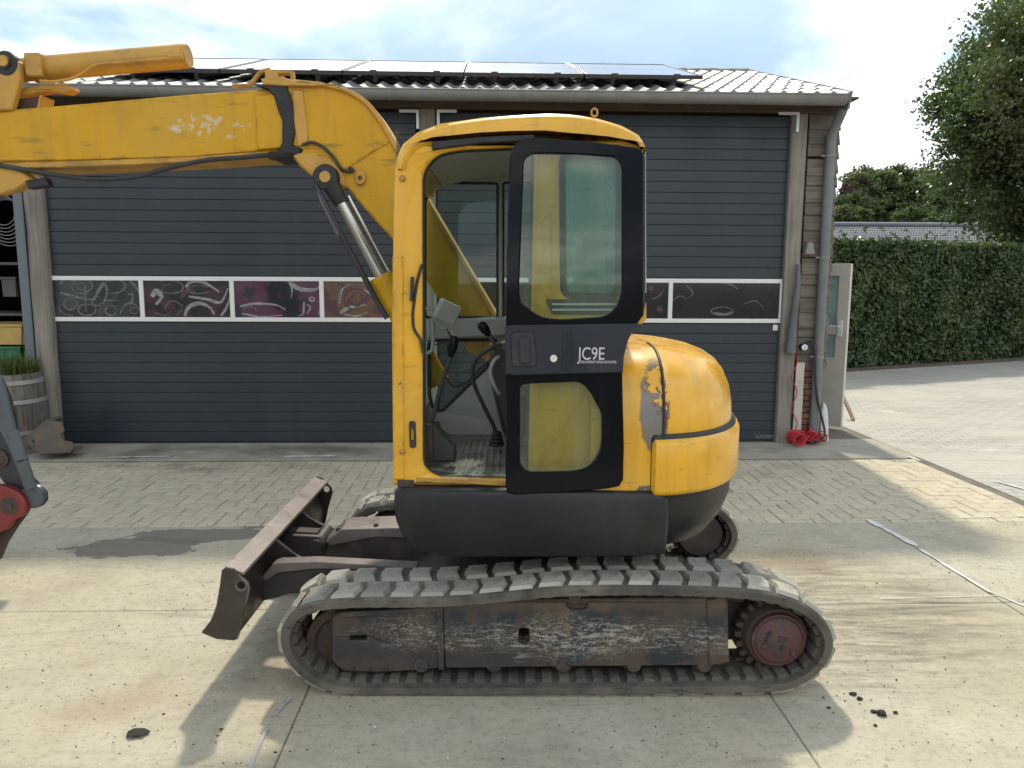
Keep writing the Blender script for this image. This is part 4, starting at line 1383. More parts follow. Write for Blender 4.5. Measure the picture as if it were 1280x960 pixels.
hp = [BW(px, py, v) for px, py, v in ((1006, 430, -.06), (1014, 427, -.09), (1019, 438, -.13), (1019, 470, -.14), (1022, 500, -.15), (1028, 525, -.16), (1031, 541, -.18), (1027, 550, -.2), (1019, 552, -.22))]
Shape().tube(cr(hp, 6), 0.011, 8).obj('hose', MT['hose'], root, 60)
ORG[0] = Vector((0, 0, 0))

rc_ = G(1010, 556)
ORG[0] = rc_.copy()
root = empty('air_hose', rc_, 'tangled red coiled air hose heaped at the foot of the right post', 'hose')
heap = Shape()
hr = random.Random(3)
pts = []
for k in range(46):
    a = hr.uniform(0, 6.28)
    cx = rc_.x + hr.gauss(-.01, .085); cy = rc_.y + .06 + hr.gauss(0, .05); cz = 0.05 + abs(hr.gauss(0, .05)) * max(0.3, 1 - abs(cx - rc_.x) / .2)
    n1 = Vector((hr.gauss(0, 1), hr.gauss(0, 1), hr.gauss(0, .8))).normalized()
    u_ = n1.orthogonal().normalized(); w_ = n1.cross(u_)
    r_ = hr.uniform(.032, .055)
    ring = []
    for t in np.linspace(0, 2 * math.pi, 13)[:-1]:
        p = Vector((cx, cy, cz)) + (u_ * math.cos(t) + w_ * math.sin(t)) * r_
        p.z = max(.008, p.z)
        ring.append(p)
    heap.tube(ring, 0.0062, 6, closed=True)
heap.obj('coil_heap', MT['red_hose'], root, 60)
roll = Shape()
rp = BW(997, 549, -.2); rp.z = .075
roll.tube([rp + Vector((.058 * math.cos(t), -.09 + .012 * t / 2, .058 * math.sin(t))) for t in np.linspace(0, 2 * math.pi * 7, 120)], .007, 6)
roll.obj('coil_roll', MT['red_hose'], root, 60)
hang = [BW(993 + 3.5 * math.sin((py - 442) / 6.2), py, -.10) for py in range(442, 545, 2)]
Shape().tube(hang, .005, 6).obj('hanging_coil', MT['red_hose'], root, 60)
ORG[0] = Vector((0, 0, 0))

# rolled grey tarpaulin hanging along the post
tp_ = [BW(px, py, -.10) for px, py in ((998, 330), (997, 360), (993, 390), (990, 420), (988, 441))]
o = Shape().tube(cr(tp_, 4), [.02 + .0022 * i for i in range(17)], 10).obj('rolled_tarp', MT['bin_grey'], None, 60)
tag(o, 'narrow rolled grey tarp hanging against the right timber post', 'tarp')
ws = G(1031, 551)
ORG[0] = ws.copy()
o = plate('white_sheet', cr([(1025, 552), (1026, 530), (1028, 508), (1031, 504), (1035, 515), (1036, 540), (1036, 552)], 4), ws.y - .02, ws.y + .05, MT['white_plastic'], None, .008, smooth=60)
o.location = ws; ORG[0] = Vector((0, 0, 0))
tag(o, 'crumpled white plastic sheet standing at the foot of the downpipe', 'plastic sheet')
st0, st1 = G(1067, 526), P(1050, 487, G(1067, 526).y + .35)
s = Shape()
d = (st1 - st0)
s.tube([st0 + Vector((0, 0, .01)), st1], .022, 4)
o = s.obj('prop_stick', MT['bright_wood'], None, 20)
tag(o, 'bare wooden stick leaning against the open white side door', 'stick')

# ---------------------------------------------------------------- the excavator
EX = Vector((0.17, 3.5, 0))
exc = empty('mini_excavator', EX, 'worn yellow and black compact excavator on dusty rubber tracks with its cab door open', 'excavator')
ORG[0] = EX.copy()
YN, YW = 2.75, 0.30                    # near track face, track width
YF = 4.00                              # near face of the far track

BELT = [(350, 805), (354, 782), (367, 764), (388, 754), (415, 750), (460, 748), (515, 748), (573, 746), (632, 741), (690, 735), (750, 733), (810, 733),
        (870, 734), (930, 737), (970, 743), (1003, 754), (1028, 772), (1041, 793), (1042, 815), (1031, 836), (1010, 852), (975, 862), (900, 864.5), (800, 866),
        (700, 866.5), (600, 867), (520, 867), (450, 867), (415, 863), (385, 852), (361, 832)]
BELT = [(x, y + (4 if y > 858 else 2 if y > 845 else 0)) for x, y in BELT]
belt_o = [Vector(q) for q in xz(BELT, YN)]
belt_o = [Vector((p[0], p[1])) for p in cr([Vector((p.x, p.y, 0)) for p in belt_o], 6, True)]


def offset(lp, d):
    out = []
    n = len(lp)
    for i in range(n):
        t = (lp[(i + 1) % n] - lp[i - 1]).normalized()
        out.append(lp[i] + Vector((t.y, -t.x)) * d)
    return out


area = sum(belt_o[i].x * belt_o[(i + 1) % len(belt_o)].y - belt_o[(i + 1) % len(belt_o)].x * belt_o[i].y for i in range(len(belt_o)))
sgn = 1 if area < 0 else -1            # offset(+d*sgn) goes inwards
inner = offset(belt_o, 0.040 * sgn)


def make_track():
    s = Shape()
    n = len(belt_o)
    oy = [(0.0, -0.008), (0.012, 0.0), (YW - 0.012, 0.0), (YW, -0.008)]
    rings = []
    for (dy, d) in oy:
        rings.append([(p.x, YN + dy, p.y) for p in offset(belt_o, -d * sgn)])
    for dy, d in ((YW, 0.004), (YW * .62, 0.0), (YW * .38, 0.0), (0.0, 0.004)):
        lp = offset(inner, -d * sgn)
        rings.append([(p.x, YN + dy, p.y) for p in lp])
    vs = [v for rg in rings for v in rg]
    m = len(rings)
    fs = []
    for r in range(m):
        r2 = (r + 1) % m
        for i in range(n):
            j = (i + 1) % n
            fs.append((r * n + i, r * n + j, r2 * n + j, r2 * n + i))
    s.add(vs, fs)
    track = s.obj('crawler_track', MT['rubber'], exc, 40)
    # arc-length walk round the belt
    pts = belt_o + [belt_o[0]]
    seg = [0.0]
    for a, b in zip(pts[:-1], pts[1:]):
        seg.append(seg[-1] + (b - a).length)
    L = seg[-1]

    def at(sv):
        sv %= L
        for i in range(len(seg) - 1):
            if seg[i + 1] >= sv:
                t = (sv - seg[i]) / max(1e-9, seg[i + 1] - seg[i])
                p = pts[i].lerp(pts[i + 1], t)
                return p
        return pts[0]
    # tread blocks: two staggered rows; x along the run, y across, z out
    def lug_shape(w, l, lean):
        h = 0.014
        s = Shape()
        b = 0.010
        base = [(-l / 2, 0), (l / 2, 0), (l / 2 + lean, w * .55), (l / 2 + lean * .6, w), (-l / 2 + lean * .2, w), (-l / 2 + lean * .9, w * .5)]
        cx = sum(p[0] for p in base) / 6; cy = sum(p[1] for p in base) / 6
        top = [(cx + (x - cx) * .84, cy + (y - cy) * .88) for x, y in base]
        n = 6
        vs = [(x, y, -0.004) for x, y in base] + [(x, y, h) for x, y in top]
        fs = [tuple(range(n, 2 * n)), tuple(range(n))[::-1]] + [(i, (i + 1) % n, n + (i + 1) % n, n + i) for i in range(n)]
        return s.add(vs, fs)
    save = ORG[0]; ORG[0] = Vector((0, 0, 0))
    first = {}
    N = int(L / 0.112)
    for row in range(2):
        for k in range(N):
            sv = L * (k + 0.5 * row) / N
            a, b, p = at(sv - 0.03), at(sv + 0.03), at(sv)
            t = (b - a).normalized()
            nrm = Vector((t.y, -t.x)) * (-sgn)
            X = Vector((t.x, 0, t.y)); Z = Vector((nrm.x, 0, nrm.y)); Yv = Z.cross(X)
            flip = 1 if Yv.y > 0 else -1
            if row not in first:
                o = lug_shape(0.122, 0.094, 0.020 if row == 0 else -0.016).obj('tread_lug', MT['lug'], track, 20)
                first[row] = o.data
            else:
                o = link(bpy.data.objects.new('tread_lug', first[row]), track)
            y0 = YN + 0.014 + row * 0.150
            if flip < 0:
                y0 += 0.122
            M = Matrix(((X.x, Yv.x, Z.x, p.x - EX.x), (0, Yv.y, 0, y0 - EX.y + random.uniform(-.002, .002)), (X.z, Yv.z, Z.z, p.y - EX.z), (0, 0, 0, 1)))
            o.matrix_local = M @ Matrix.Rotation(random.gauss(0, .02), 4, 'Z')
    ORG[0] = save
    # inner rubber cogs
    ptsI = inner + [inner[0]]
    cog = Shape()
    Nn = int(L / 0.066)
    for k in range(Nn):
        sv = L * k / Nn
        a, b, p = at(sv - 0.02), at(sv + 0.02), at(sv)
        t = (b - a).normalized(); nin = Vector((t.y, -t.x)) * sgn
        q = p + nin * 0.028
        for y0, y1 in ((0.035, 0.115), (YW - 0.115, YW - 0.035)):
            vs = []
            for (sx, hh) in ((-0.025, 0), (0.025, 0), (0.018, 0.026), (-0.018, 0.026)):
                for yy in (y0, y1):
                    c = q + t * sx + nin * hh
                    vs.append((c.x, YN + yy, c.y))
            cog.add(vs, [(0, 2, 4, 6), (1, 7, 5, 3), (0, 1, 3, 2), (2, 3, 5, 4), (4, 5, 7, 6), (6, 7, 1, 0)])
    cog.obj('inner_cogs', MT['rubber'], track, 20)['kind'] = 'stuff'
    # track frame
    fr = plate('track_frame', rounded([(552, 752), (700, 750), (905, 746), (910, 752), (911, 826), (904, 832), (700, 834), (556, 836)], 3, 3), YN + 0.055, YN + YW - 0.05, MT['frame_steel'], exc, .006,
               holes=[rounded([(648, 786), (662, 786), (662, 806), (648, 806)], 5, 4), rounded([(706, 749.5 + 3), (736, 753), (734, 762), (716, 764), (708, 760)], 3, 3)])
    plate('adjuster_box', rounded([(414, 772), (424, 765), (546, 760), (552, 764), (552, 836), (480, 841), (428, 840), (414, 826)], [6, 8, 4, 3, 6, 10, 10, 8], 4), YN + 0.062, YN + YW - 0.06, MT['frame_steel'], fr, .006,
          holes=[[(437, 795), (458, 795), (458, 801), (437, 801)]])
    plate('vertical_rib', [(545, 752), (553, 752), (555, 838), (548, 838)], YN + 0.046, YN + 0.10, MT['frame_steel'], fr, .003)
    plate('vertical_rib', [(884, 750), (906, 747), (912, 828), (887, 833)], YN + 0.046, YN + 0.10, MT['frame_steel'], fr, .004)
    plate('top_ledge', [(425, 766), (548, 759), (549, 765), (426, 772)], YN + 0.04, YN + 0.12, MT['frame_steel'], fr, .003)
    tr = plate('upper_ledge', [(553, 750), (905, 744), (905, 760), (560, 766)], YN + 0.075, YN + 0.15, MT['rust'], fr, .003)
    bo = Shape()
    for px in (442, 463, 483):
        c = P(px, 836, YN + 0.06); bo.cyl(c, c + Vector((0, -.008, 0)), 0.007, 10, .002)
    bo.obj('bolts', MT['dark_steel'], fr, 40)
    for px in (527, 617, 704, 792, 880):
        c = P(px, 831, YN + .066)
        vs, fs = lathe([(0.012, -.012), (.026, -.010), (.032, 0.0), (.032, .02), (.045, .03), (.045, .17), (.03, .18)], c, (0, 1, 0), 18)
        mk('track_roller', vs, fs, MT['frame_steel'], fr, 40)
    plate('drive_mount', rounded([(905, 752), (1000, 758), (1000, 800), (940, 822), (925, 800), (905, 800)], 6), YN + .19, YN + .28, MT['dark_steel'], fr, .004)
    c = P(718, 747, YN + .06)
    vs, fs = lathe([(0.01, -.012), (.022, -.01), (.026, .0), (.026, .05), (.033, .055), (.033, .14)], c, (0, 1, 0), 18)
    mk('carrier_roller', vs, fs, MT['rust'], fr, 40)
    # idler at the front, sprocket and hub at the rear
    c = P(430, 806, YN + .10)
    vs, fs = lathe([(.02, 0), (.055, .0), (.06, .02), (.11, .025), (.12, .0), (.152, .005), (.155, .03), (.155, .09), (.12, .1)], c, (0, 1, 0), 40)
    mk('idler_wheel', vs, fs, MT['rust'], exc, 35)
    c = P(968, 793, YN + .11)
    lp = []
    for k in range(22):
        for (da, rr) in ((0, .158), (.28, .158), (.42, .132), (.72, .132), (.86, .158)):
            a = 2 * math.pi * (k + da) / 22
            lp.append((c.x + rr * math.cos(a), c.z + rr * math.sin(a)))
    sp = Shape().prism([lp], c.y, c.y + .045, .003).obj('sprocket', MT['rust'], exc, 20)
    vs, fs = lathe([(.10, .11), (.138, .10), (.140, .02), (.125, -.015), (.118, -.03)], c, (0, 1, 0), 40)
    mk('motor_flange', vs, fs, MT['rust'], sp, 35)
    vs, fs = lathe([(.001, -.062), (.085, -.062), (.092, -.058), (.097, -.05), (.104, -.05), (.106, -.04), (.106, .0)], c, (0, 1, 0), 48)
    hub = mk('hub_cover', vs, fs, MT['red_hub'], sp, 35)
    hb = Shape()
    for (a, rr, r_) in ((200, .062, .012), (320, .07, .013), (300, .03, .012)):
        q = c + Vector((rr * math.cos(R(a)), -.061, rr * math.sin(R(a))))
        hb.cyl(q, q + Vector((0, -.007, 0)), r_, 10, .002)
    for k in range(8):
        a = R(135 + k * 11)
        q = c + Vector((.055 * math.cos(a), -.0615, .055 * math.sin(a)))
        hb.cyl(q, q + Vector((0, -.004, 0)), .009, 6, .001)
    hb.box(c + Vector((-.004, -.067, .0)), c + Vector((.022, -.0615, .022)), .002); hb.box(c + Vector((.02, -.067, .004)), c + Vector((.032, -.0615, .016)), .002)
    hb.obj('hub_plug', MT['dark_steel'], sp, 40)
    return track, fr


def copy_tree(o, parent):
    c = o.copy(); C.objects.link(c)
    if parent is not None:
        c.parent = parent
    return c


before = set(bpy.data.objects)
make_track()
made = [o for o in bpy.data.objects if o not in before]
tops = [o for o in made if o.parent == exc]
for o in tops:
    c = copy_tree(o, exc)
    c.location = c.location + Vector((0, YF - YN, 0))
    for ch in [q for q in made if q.parent == o and q.name.split('.')[0] not in ('hub_cover', 'hub_plug')]:
        copy_tree(ch, c)

c = P(968, 793, YN + .11) + Vector((0, YF - YN, 0))
vs, fs = lathe([(.001, -.06), (.12, -.055), (.13, -.03), (.13, .0)], c, (0, 1, 0), 36)
mk('drive_guard', vs, fs, MT['dark_steel'], exc, 35)
# undercarriage body and slew ring
plate('undercarriage_body', rounded([(470, 745), (560, 712), (800, 712), (850, 750), (850, 800), (470, 800)], 10), YN + YW + .02, YF - .02, MT['dark_steel'], exc, .01)
vs, fs = lathe([(.42, 0), (.42, .10), (.36, .10), (.36, .16)], (EX.x, EX.y, .44), (0, 0, 1), 48)
mk('slew_ring', vs, fs, MT['dark_steel'], exc, 35)

# ---- dozer blade
ENDP = [(277, 713), (282, 709.5), (291, 711), (310, 729), (312, 738), (304, 768), (301, 786), (297, 799), (292, 801), (270, 799), (251, 791), (263, 776), (270, 757), (274, 735)]
bx = [Vector((p[0], 0, p[1])) for p in xz(ENDP, YN)]
BY0, BY1 = YN, 4.10
blade = None
shell_px = [(277, 715), (274, 735), (271, 757), (264, 776), (253, 790), (268, 797), (277, 782), (283, 760), (286, 735), (287, 718)]
blade = plate('dozer_blade', shell_px, BY0 + .012, BY1 - .012, MT['blade_steel'], exc, .002)
plate('end_plate', ENDP, BY0, BY0 + .012, MT['blade_steel'], blade, .002, holes=[[(301 + 5.5 * math.cos(t), 732 + 5.5 * math.sin(t)) for t in np.linspace(0, 2 * math.pi, 15)[:-1]]])
s = Shape().prism([xz(ENDP, BY0), xz([(301 + 5.5 * math.cos(t), 732 + 5.5 * math.sin(t)) for t in np.linspace(0, 2 * math.pi, 15)[:-1]], BY0)], BY1 - .012, BY1, .002)
s.obj('end_plate', MT['dark_steel'], blade, 20)
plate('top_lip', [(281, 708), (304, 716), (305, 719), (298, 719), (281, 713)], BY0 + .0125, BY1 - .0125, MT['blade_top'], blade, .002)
plate('back_plate', [(283, 718), (286, 730), (291, 745), (299, 764), (296, 795), (289, 798), (289, 762), (282, 738)], BY0 + .0128, BY1 - .0128, MT['blade_steel'], blade, .002)


def bp(px, py, Y):
    q = P(px, py, Y); return q


def gusset(tip, curve, foot, Y, name='gusset'):
    pts = [tip] + curve + [foot]
    plate(name, pts, Y, Y + .014, MT['dark_steel'], blade, .002)


gusset((338, 669), [(347, 680), (360, 690), (376, 697), (393, 701)], (392, 712), 3.17)
blade_arm_pts = [(322, 722), (342, 706), (392, 703), (450, 712), (452, 716)]
bpts = [(372, 635), (384, 646), (400, 655), (420, 662)]
gusset(bpts[0], bpts[1:], (415, 672), 3.62)
gu2 = None
# the wedge of the gussets runs back to the moldboard
plate('gusset_web', [(338, 670), (347, 681), (376, 698), (394, 703), (394, 722), (330, 728), (318, 700)], 3.185, 3.20, MT['dark_steel'], blade, .002)
plate('gusset_web', [(372, 636), (384, 647), (420, 663), (412, 674), (372, 678), (358, 652)], 3.635, 3.65, MT['dark_steel'], blade, .002)
# lift arms
plate('lift_arm', [(322, 727), (336, 722), (350, 716), (392, 712), (455, 712), (455, 740), (395, 740), (360, 743), (345, 748), (326, 752), (319, 745)], 3.07, 3.20, MT['dark_steel'], exc, .006)
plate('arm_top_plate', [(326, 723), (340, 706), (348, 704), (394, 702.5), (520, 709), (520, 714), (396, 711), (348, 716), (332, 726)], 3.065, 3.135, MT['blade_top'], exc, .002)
plate('lift_arm', [(322, 722), (350, 709), (455, 709), (455, 730), (395, 730), (345, 735), (326, 738)], 3.74, 3.86, MT['dark_steel'], exc, .006)
plate('pivot_bracket', rounded([(354, 669), (398, 671), (407, 682), (404, 696), (392, 700), (354, 690)], 4), 3.40, 3.43, MT['dark_steel'], blade, .003)
plate('pivot_bracket', rounded([(354, 669), (398, 671), (407, 682), (404, 696), (392, 700), (354, 690)], 4), 3.56, 3.59, MT['dark_steel'], blade, .003)
c0 = P(394, 684, 3.385)
Shape().cyl(c0, c0 + Vector((0, .23, 0)), .034, 18, .004).obj('pivot_pin', MT['dark_steel'], blade, 40)
plate('push_beam', [(400, 684), (408, 673), (450, 668), (500, 669), (560, 676), (640, 690), (640, 740), (520, 735), (470, 708), (440, 702), (408, 700), (400, 694)], 3.43, 3.56, MT['dark_steel'], exc, .006)
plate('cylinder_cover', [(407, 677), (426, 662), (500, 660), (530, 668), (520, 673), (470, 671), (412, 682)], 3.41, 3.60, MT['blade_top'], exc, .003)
for (px, py) in ((423, 664), (470, 659)):
    c = P(px, py, 3.45)
    Shape().cyl(c, c + Vector((0, 0, .018)), .011, 8, .002).obj('bolt_head', MT['dark_steel'], exc, 30)
plate('guard_strip', [(360, 664), (396, 666), (396, 671), (360, 669)], 3.46, 3.53, MT['rust'], exc, .002)

# ---- lower black body and rear
def plan_outline(inset=0.0, n=14, nx=-0.485):
    """D-shaped plan: flat sides, rounded front corners, round tail"""
    x0, cx, ax, ay, cy = nx + inset, 0.40, 0.605 - inset, 0.70 - inset, 3.5
    fr = 0.16
    pts = []
    for k in range(n + 1):
        t = -math.pi / 2 + math.pi * k / n
        sx, sy = math.cos(t), math.sin(t)
        pts.append((cx + ax * abs(sx) ** 0.72, cy + ay * sy))
    for k in range(6):
        t = math.pi / 2 + (math.pi / 2) * k / 5
        pts.append((x0 + fr + fr * math.cos(t), cy + ay - fr + fr * math.sin(t)))
    for k in range(6):
        t = math.pi + (math.pi / 2) * k / 5
        pts.append((x0 + fr + fr * math.cos(t), cy - ay + fr + fr * math.sin(t)))
    return pts


def loft(levels, cap=True, nx=-0.485, clip=None, n=14):
    """levels: (z, inset) from the bottom up"""
    vs, fs = [], []
    m = None
    for (z, ins) in levels:
        pl = plan_outline(ins, n, nx)
        if clip is not None:
            pl = [(max(p[0], clip), p[1]) for p in pl]
        m = len(pl)
        vs += [(x, y, z) for x, y in pl]
    for r in range(len(levels) - 1):
        for i in range(m):
            j = (i + 1) % m
            fs.append((r * m + i, r * m + j, (r + 1) * m + j, (r + 1) * m + i))
    if cap:
        fs.append(tuple(range(m))[::-1]); fs.append(tuple((len(levels) - 1) * m + i for i in range(m)))
    return vs, fs


SK0 = P(600, 697, 2.83).z
SK1 = P(600, 612, 2.80).z
sk = Shape()
lower = plate('lower_skirt', [(495, 613.5), (492.5, 617)] + [tuple(v) for v in cr([Vector((492, 636, 0)), Vector((495, 652, 0)), Vector((503, 670, 0)), Vector((515, 683, 0)), Vector((532, 691, 0)), Vector((556, 697, 0))], 4)] +
              [(760, 697), (832, 694), (836, 660), (836, 624), (820, 615.5), (650, 613)], 2.80, 4.2, MT['black'], exc, .012, smooth=50)
zt0, zt1 = P(840, 628, 2.86).z, P(840, 688, 2.86).z
mid = 0.5 * (zt0 + zt1)
vs, fs = loft([(zt1 - .05, .20), (zt1 + .0, .10), (zt1 + .08, .045), (mid + .06, .018), (zt0 + .20, .012)], clip=0.545, n=36)
tail = mk('tail_skirt', vs, fs, MT['black'], exc, 40)
c = P(900, 616, 3.17)
vs, fs = lathe([(.02, .012), (.03, .0), (.038, -.004), (.041, .004), (.041, .02)], c, Vector((.75, -.66, 0)) * -1, 20)
mk('tow_hole', vs, fs, MT['dark_plastic'], tail, 40)
bpy.data.objects[tail.name]

# counterweight panel: a thick curved band standing proud of the tail
def band(z_lo, z_hi, x_start, proud, thick, name, mat, ch=.02, top_in=0.0, n=48, th_lim=1.0):
    pl = [p for p in plan_outline(-proud, n)][: n + 1]
    # only the near side and the tail, from x_start round to the far side
    keep = [p for p in pl if p[0] >= x_start + .004]
    near = [(x_start, keep[0][1] - .001)]
    far = [(x_start, keep[-1][1] + .001)]
    pl = keep
    path = near + pl + far
    N = len(path)
    cs = [(0, ch), (ch * .3, ch * .3), (ch, 0), (1, 0), (1.3, ch * .3), (1.0, ch)]
    H = z_hi - z_lo
    prof = [(thick, 0), (ch * 1.0, 0), (ch * .3, ch * .35), (0, ch), (0, H - ch), (ch * .3, H - ch * .35), (ch, H), (thick, H)]
    vs, fs = [], []
    for i, (x, y) in enumerate(path):
        a = Vector(path[max(0, i - 1)]); b = Vector(path[min(N - 1, i + 1)])
        t = (b - a).normalized(); nin = Vector((-t.y, t.x))
        e = 0.0
        if i == 0 or i == N - 1:
            e = .02
        for (d, h) in prof:
            q = Vector((x, y)) + nin * (d + (e if d < thick else 0))
            hh = h
            if i == 0 or i == N - 1:
                hh = min(max(h, .02), H - .02)
            vs.append((q.x, q.y, z_lo + hh))
    m = len(prof)
    for i in range(N - 1):
        for k in range(m - 1):
            fs.append((i * m + k, i * m + k + 1, (i + 1) * m + k + 1, (i + 1) * m + k))
        fs.append((i * m + m - 1, i * m, (i + 1) * m, (i + 1) * m + m - 1))
    fs.append(tuple(range(m))[::-1]); fs.append(tuple((N - 1) * m + k for k in range(m)))
    return mk(name, vs, fs, mat, exc, 50)


MT['yellow_hood'] = material('chipped_yellow_hood_paint', YEL, 0.30, layers=[RUN, SCR,
    dict(col=(0.62, 0.42, 0.14), scale=3.2, lo=0.55, hi=0.9, amt=0.4),
    dict(col=(0.055, 0.03, 0.022), scale=7.0, lo=0.435, hi=0.445, detail=8, nr=0.68, loc=(0.6, 0, 3.3), blob=((0.372, -0.68, 1.13), (0.060, 0.5, 0.185), 0.35, 7.0, 0.2)),
    dict(col=(0.17, 0.155, 0.13), scale=7.0, lo=0.455, hi=0.465, detail=8, nr=0.68, loc=(0.6, 0, 3.3), blob=((0.372, -0.68, 1.13), (0.060, 0.5, 0.185), 0.35, 7.0, 0.2)),
    dict(col=(0.14, 0.025, 0.018), scale=16, lo=0.5, hi=0.53, detail=6, blob=((0.404, -0.68, 1.12), (0.020, 0.5, 0.19), 0.25, 9.0, 0.3)),
    dict(col=(0.10, 0.09, 0.08), scale=12, lo=0.5, hi=0.52, detail=6, blob=((0.36, -0.68, 0.80), (0.08, 0.5, 0.03), 0.35, 7.0, 0.2)),
    fleck], bump=(40, 0.05, 0.002), var=0.06, coat=0.2)
zp0, zp1 = P(820, 624, 2.79).z, P(826, 549, 2.79).z
cwp = band(zp0, zp1, P(817, 580, 2.79).x, 0.012, .10, 'counterweight_panel', MT['yellow'], .03)
band(zp0 - .006, zp1 + .010, P(812, 580, 2.80).x, -0.004, .06, 'panel_seal', MT['seal'], .01)
zh1 = P(800, 437, 3.0).z
zm = zp1 + .02
levels = [(zp0 + .02, .022), (zp1 + .02, .022), (zm + .06, .026), (zm + .13, .040), (zm + .19, .066), (zm + .232, .10), (zm + .262, .145), (zm + .284, .20), (zm + .298, .27), (zm + .304, .35), (zm + .306, .42)]
XS = 0.572
vs, fs = loft([(z, i) for z, i in levels], clip=XS + .004, n=40)
hood = mk('rear_hood', vs, fs, MT['yellow_hood'], exc, 50)
lv2 = [(zp0 - .012, .020)] + [(z, i - .001) for z, i in levels[1:]]
vs, fs = [], []
for (z, i) in lv2:
    yn = 2.80 + i
    yf = 4.2 - i
    vs += [(0.30, yn, z), (XS, yn, z), (XS, yf, z), (0.30, yf, z)]
for r in range(len(lv2) - 1):
    for k in range(4):
        k2 = (k + 1) % 4
        fs.append((r * 4 + k, r * 4 + k2, r * 4 + 4 + k2, r * 4 + 4 + k))
fs += [(3, 2, 1, 0), tuple((len(lv2) - 1) * 4 + k for k in range(4))]
mk('side_panel', vs, fs, MT['yellow_hood'], exc, 50)
gp = [(XS + .002, 2.80 + i - .002, z) for z, i in levels]
Shape().tube([Vector(p) for p in gp], .006, 8).obj('hood_seam', MT['seal'], exc, 60)

# ---- cab
CY0, CY1 = 2.86, 3.74
OUT = [(491, 607), (489.5, 420), (491, 300), (493, 215), (496, 195), (503, 180), (521, 165), (549, 154), (605, 146), (667, 142), (746, 147), (777, 156), (799, 168), (806, 180),
       (806, 380), (800, 398), (786, 418), (775, 445), (772, 607)]
OPEN = rounded([(528, 585), (527, 214), (545, 192), (575, 186), (668, 182), (660, 600), (548, 599)], [24, 16, 14, 10, 6, 4, 14], 5)
REARW = rounded([(700, 190), (778, 192), (776, 374), (702, 372)], 14, 5)
cabside = plate('cab_side', OUT, CY0, CY0 + .06, MT['yellow'], exc, .012, holes=[OPEN, REARW], smooth=45)
# jamb (set-in channel behind the opening) and rubber seal
def seg_dist(p, a, b):
    d = b - a
    t = 0 if d.length_squared < 1e-12 else max(0, min(1, (p - a).dot(d) / d.length_squared))
    return (p - a - d * t).length


def ringplate(name, outer, width, Y0, Y1, mat, parent, ch=.003):
    s = Shape().tube([Vector((x, (Y0 + Y1) / 2, z)) for x, z in xz(outer, Y0)], width * .62, 8, closed=True)
    return s.obj(name, mat, parent, 60)


ringplate('door_seal', OPEN, .020, CY0 + .022, CY0 + .05, MT['seal'], cabside)
ringplate('window_seal', REARW, .034, CY0 + .004, CY0 + .05, MT['seal'], cabside)
plate('rear_side_glass', REARW, CY0 + .03, CY0 + .034, MT['rear_glass'], cabside, 0)
plate('pillar_pressing', [(668, 290), (684, 268), (690, 268), (690, 380), (684, 372), (668, 352)], CY0 - .006, CY0 + .004, MT['yellow'], cabside, .004)
plate('shelf_panel', rounded([(682, 374), (786, 374), (784, 393), (690, 393)], 4), CY0 - .006, CY0 + .002, MT['dark_plastic'], cabside, .002)
for yy_ in (379, 386):
    plate('slide_rail', [(690, yy_), (784, yy_), (784, yy_ + 2.5), (690, yy_ + 2.5)], CY0 - .014, CY0 - .0065, MT['bright_alu'], cabside, .001)
plate('front_pillar_cover', [(490.5, 320), (504, 320), (506, 600), (491.5, 600)], CY0 - .006, CY0 + .01, MT['yellow'], cabside, .005)
plate('drip_rail', [(539, 177), (600, 171), (668, 168), (668, 176), (600, 179), (540, 187)], CY0 - .02, CY0 + .02, MT['seal'], cabside, .004)
for (px, py) in ((503, 223), (503, 564)):
    c = P(px, py, CY0)
    vs, fs = lathe([(.001, -.012), (.008, -.011), (.012, -.006), (.013, .004)], c, (0, 1, 0), 14)
    mk('rubber_stop', vs, fs, MT['yellow_dusty'], cabside, 40)
lk = plate('door_latch', rounded([(511, 527), (519, 527), (520, 560), (512, 560)], 3), CY0 - .012, CY0 + .01, MT['dark_plastic'], cabside, .003, holes=[rounded([(513.5, 536), (517, 536), (517, 551), (513.5, 551)], 1.5)])
plate('sill_rust', [(496, 600), (517, 600), (519, 612), (497, 612)], CY0 - .004, CY0 + .1, MT['rust'], cabside, .004)
plate('sill', [(520, 597), (634, 601), (634, 608), (520, 603)], CY0 - .004, CY0 + .05, MT['yellow_dusty'], cabside, .003)
# far side of the cab (about the same outline one cab width back)
def back_xz(pts, Y):
    return [(p[0], p[1]) for p in xz(pts, Y)]


FARW1 = rounded([(531, 397), (531, 246), (545, 228), (622, 228.5), (622, 397)], [4, 12, 10, 4, 4], 5)
FARW2 = rounded([(629, 397), (629, 228), (664, 228), (664, 397)], 3, 3)
FARLOW = rounded([(535, 425), (622, 425), (628, 440), (552, 515), (541, 512), (536, 495)], [10, 8, 6, 8, 8, 8], 5)
FARW3 = rounded([(700, 236), (765, 236), (765, 362), (700, 362)], 10, 5)
far_o = [(x, z) for x, z in xz(OUT, CY0)]
s = Shape().prism([far_o] + [xz(h, CY1) for h in (FARW1, FARW2, FARLOW, FARW3)], CY1, CY1 + .05, .006)
farside = s.obj('cab_far_side', MT['cab_grey'], exc, 45)
for h, nm in ((FARW1, 'far_window_glass'), (FARW2, 'far_window_glass'), (FARLOW, 'far_window_glass'), (FARW3, 'far_window_glass')):
    plate(nm, h, CY1 + .02, CY1 + .024, MT['glass'], farside, 0)
ringplate('window_seal', FARW1, .012, CY1 - .008, CY1 + .02, MT['seal'], farside)
ringplate('window_seal', FARW2, .010, CY1 - .008, CY1 + .02, MT['seal'], farside)
ringplate('window_seal', FARLOW, .016, CY1 - .010, CY1 + .02, MT['seal'], farside)
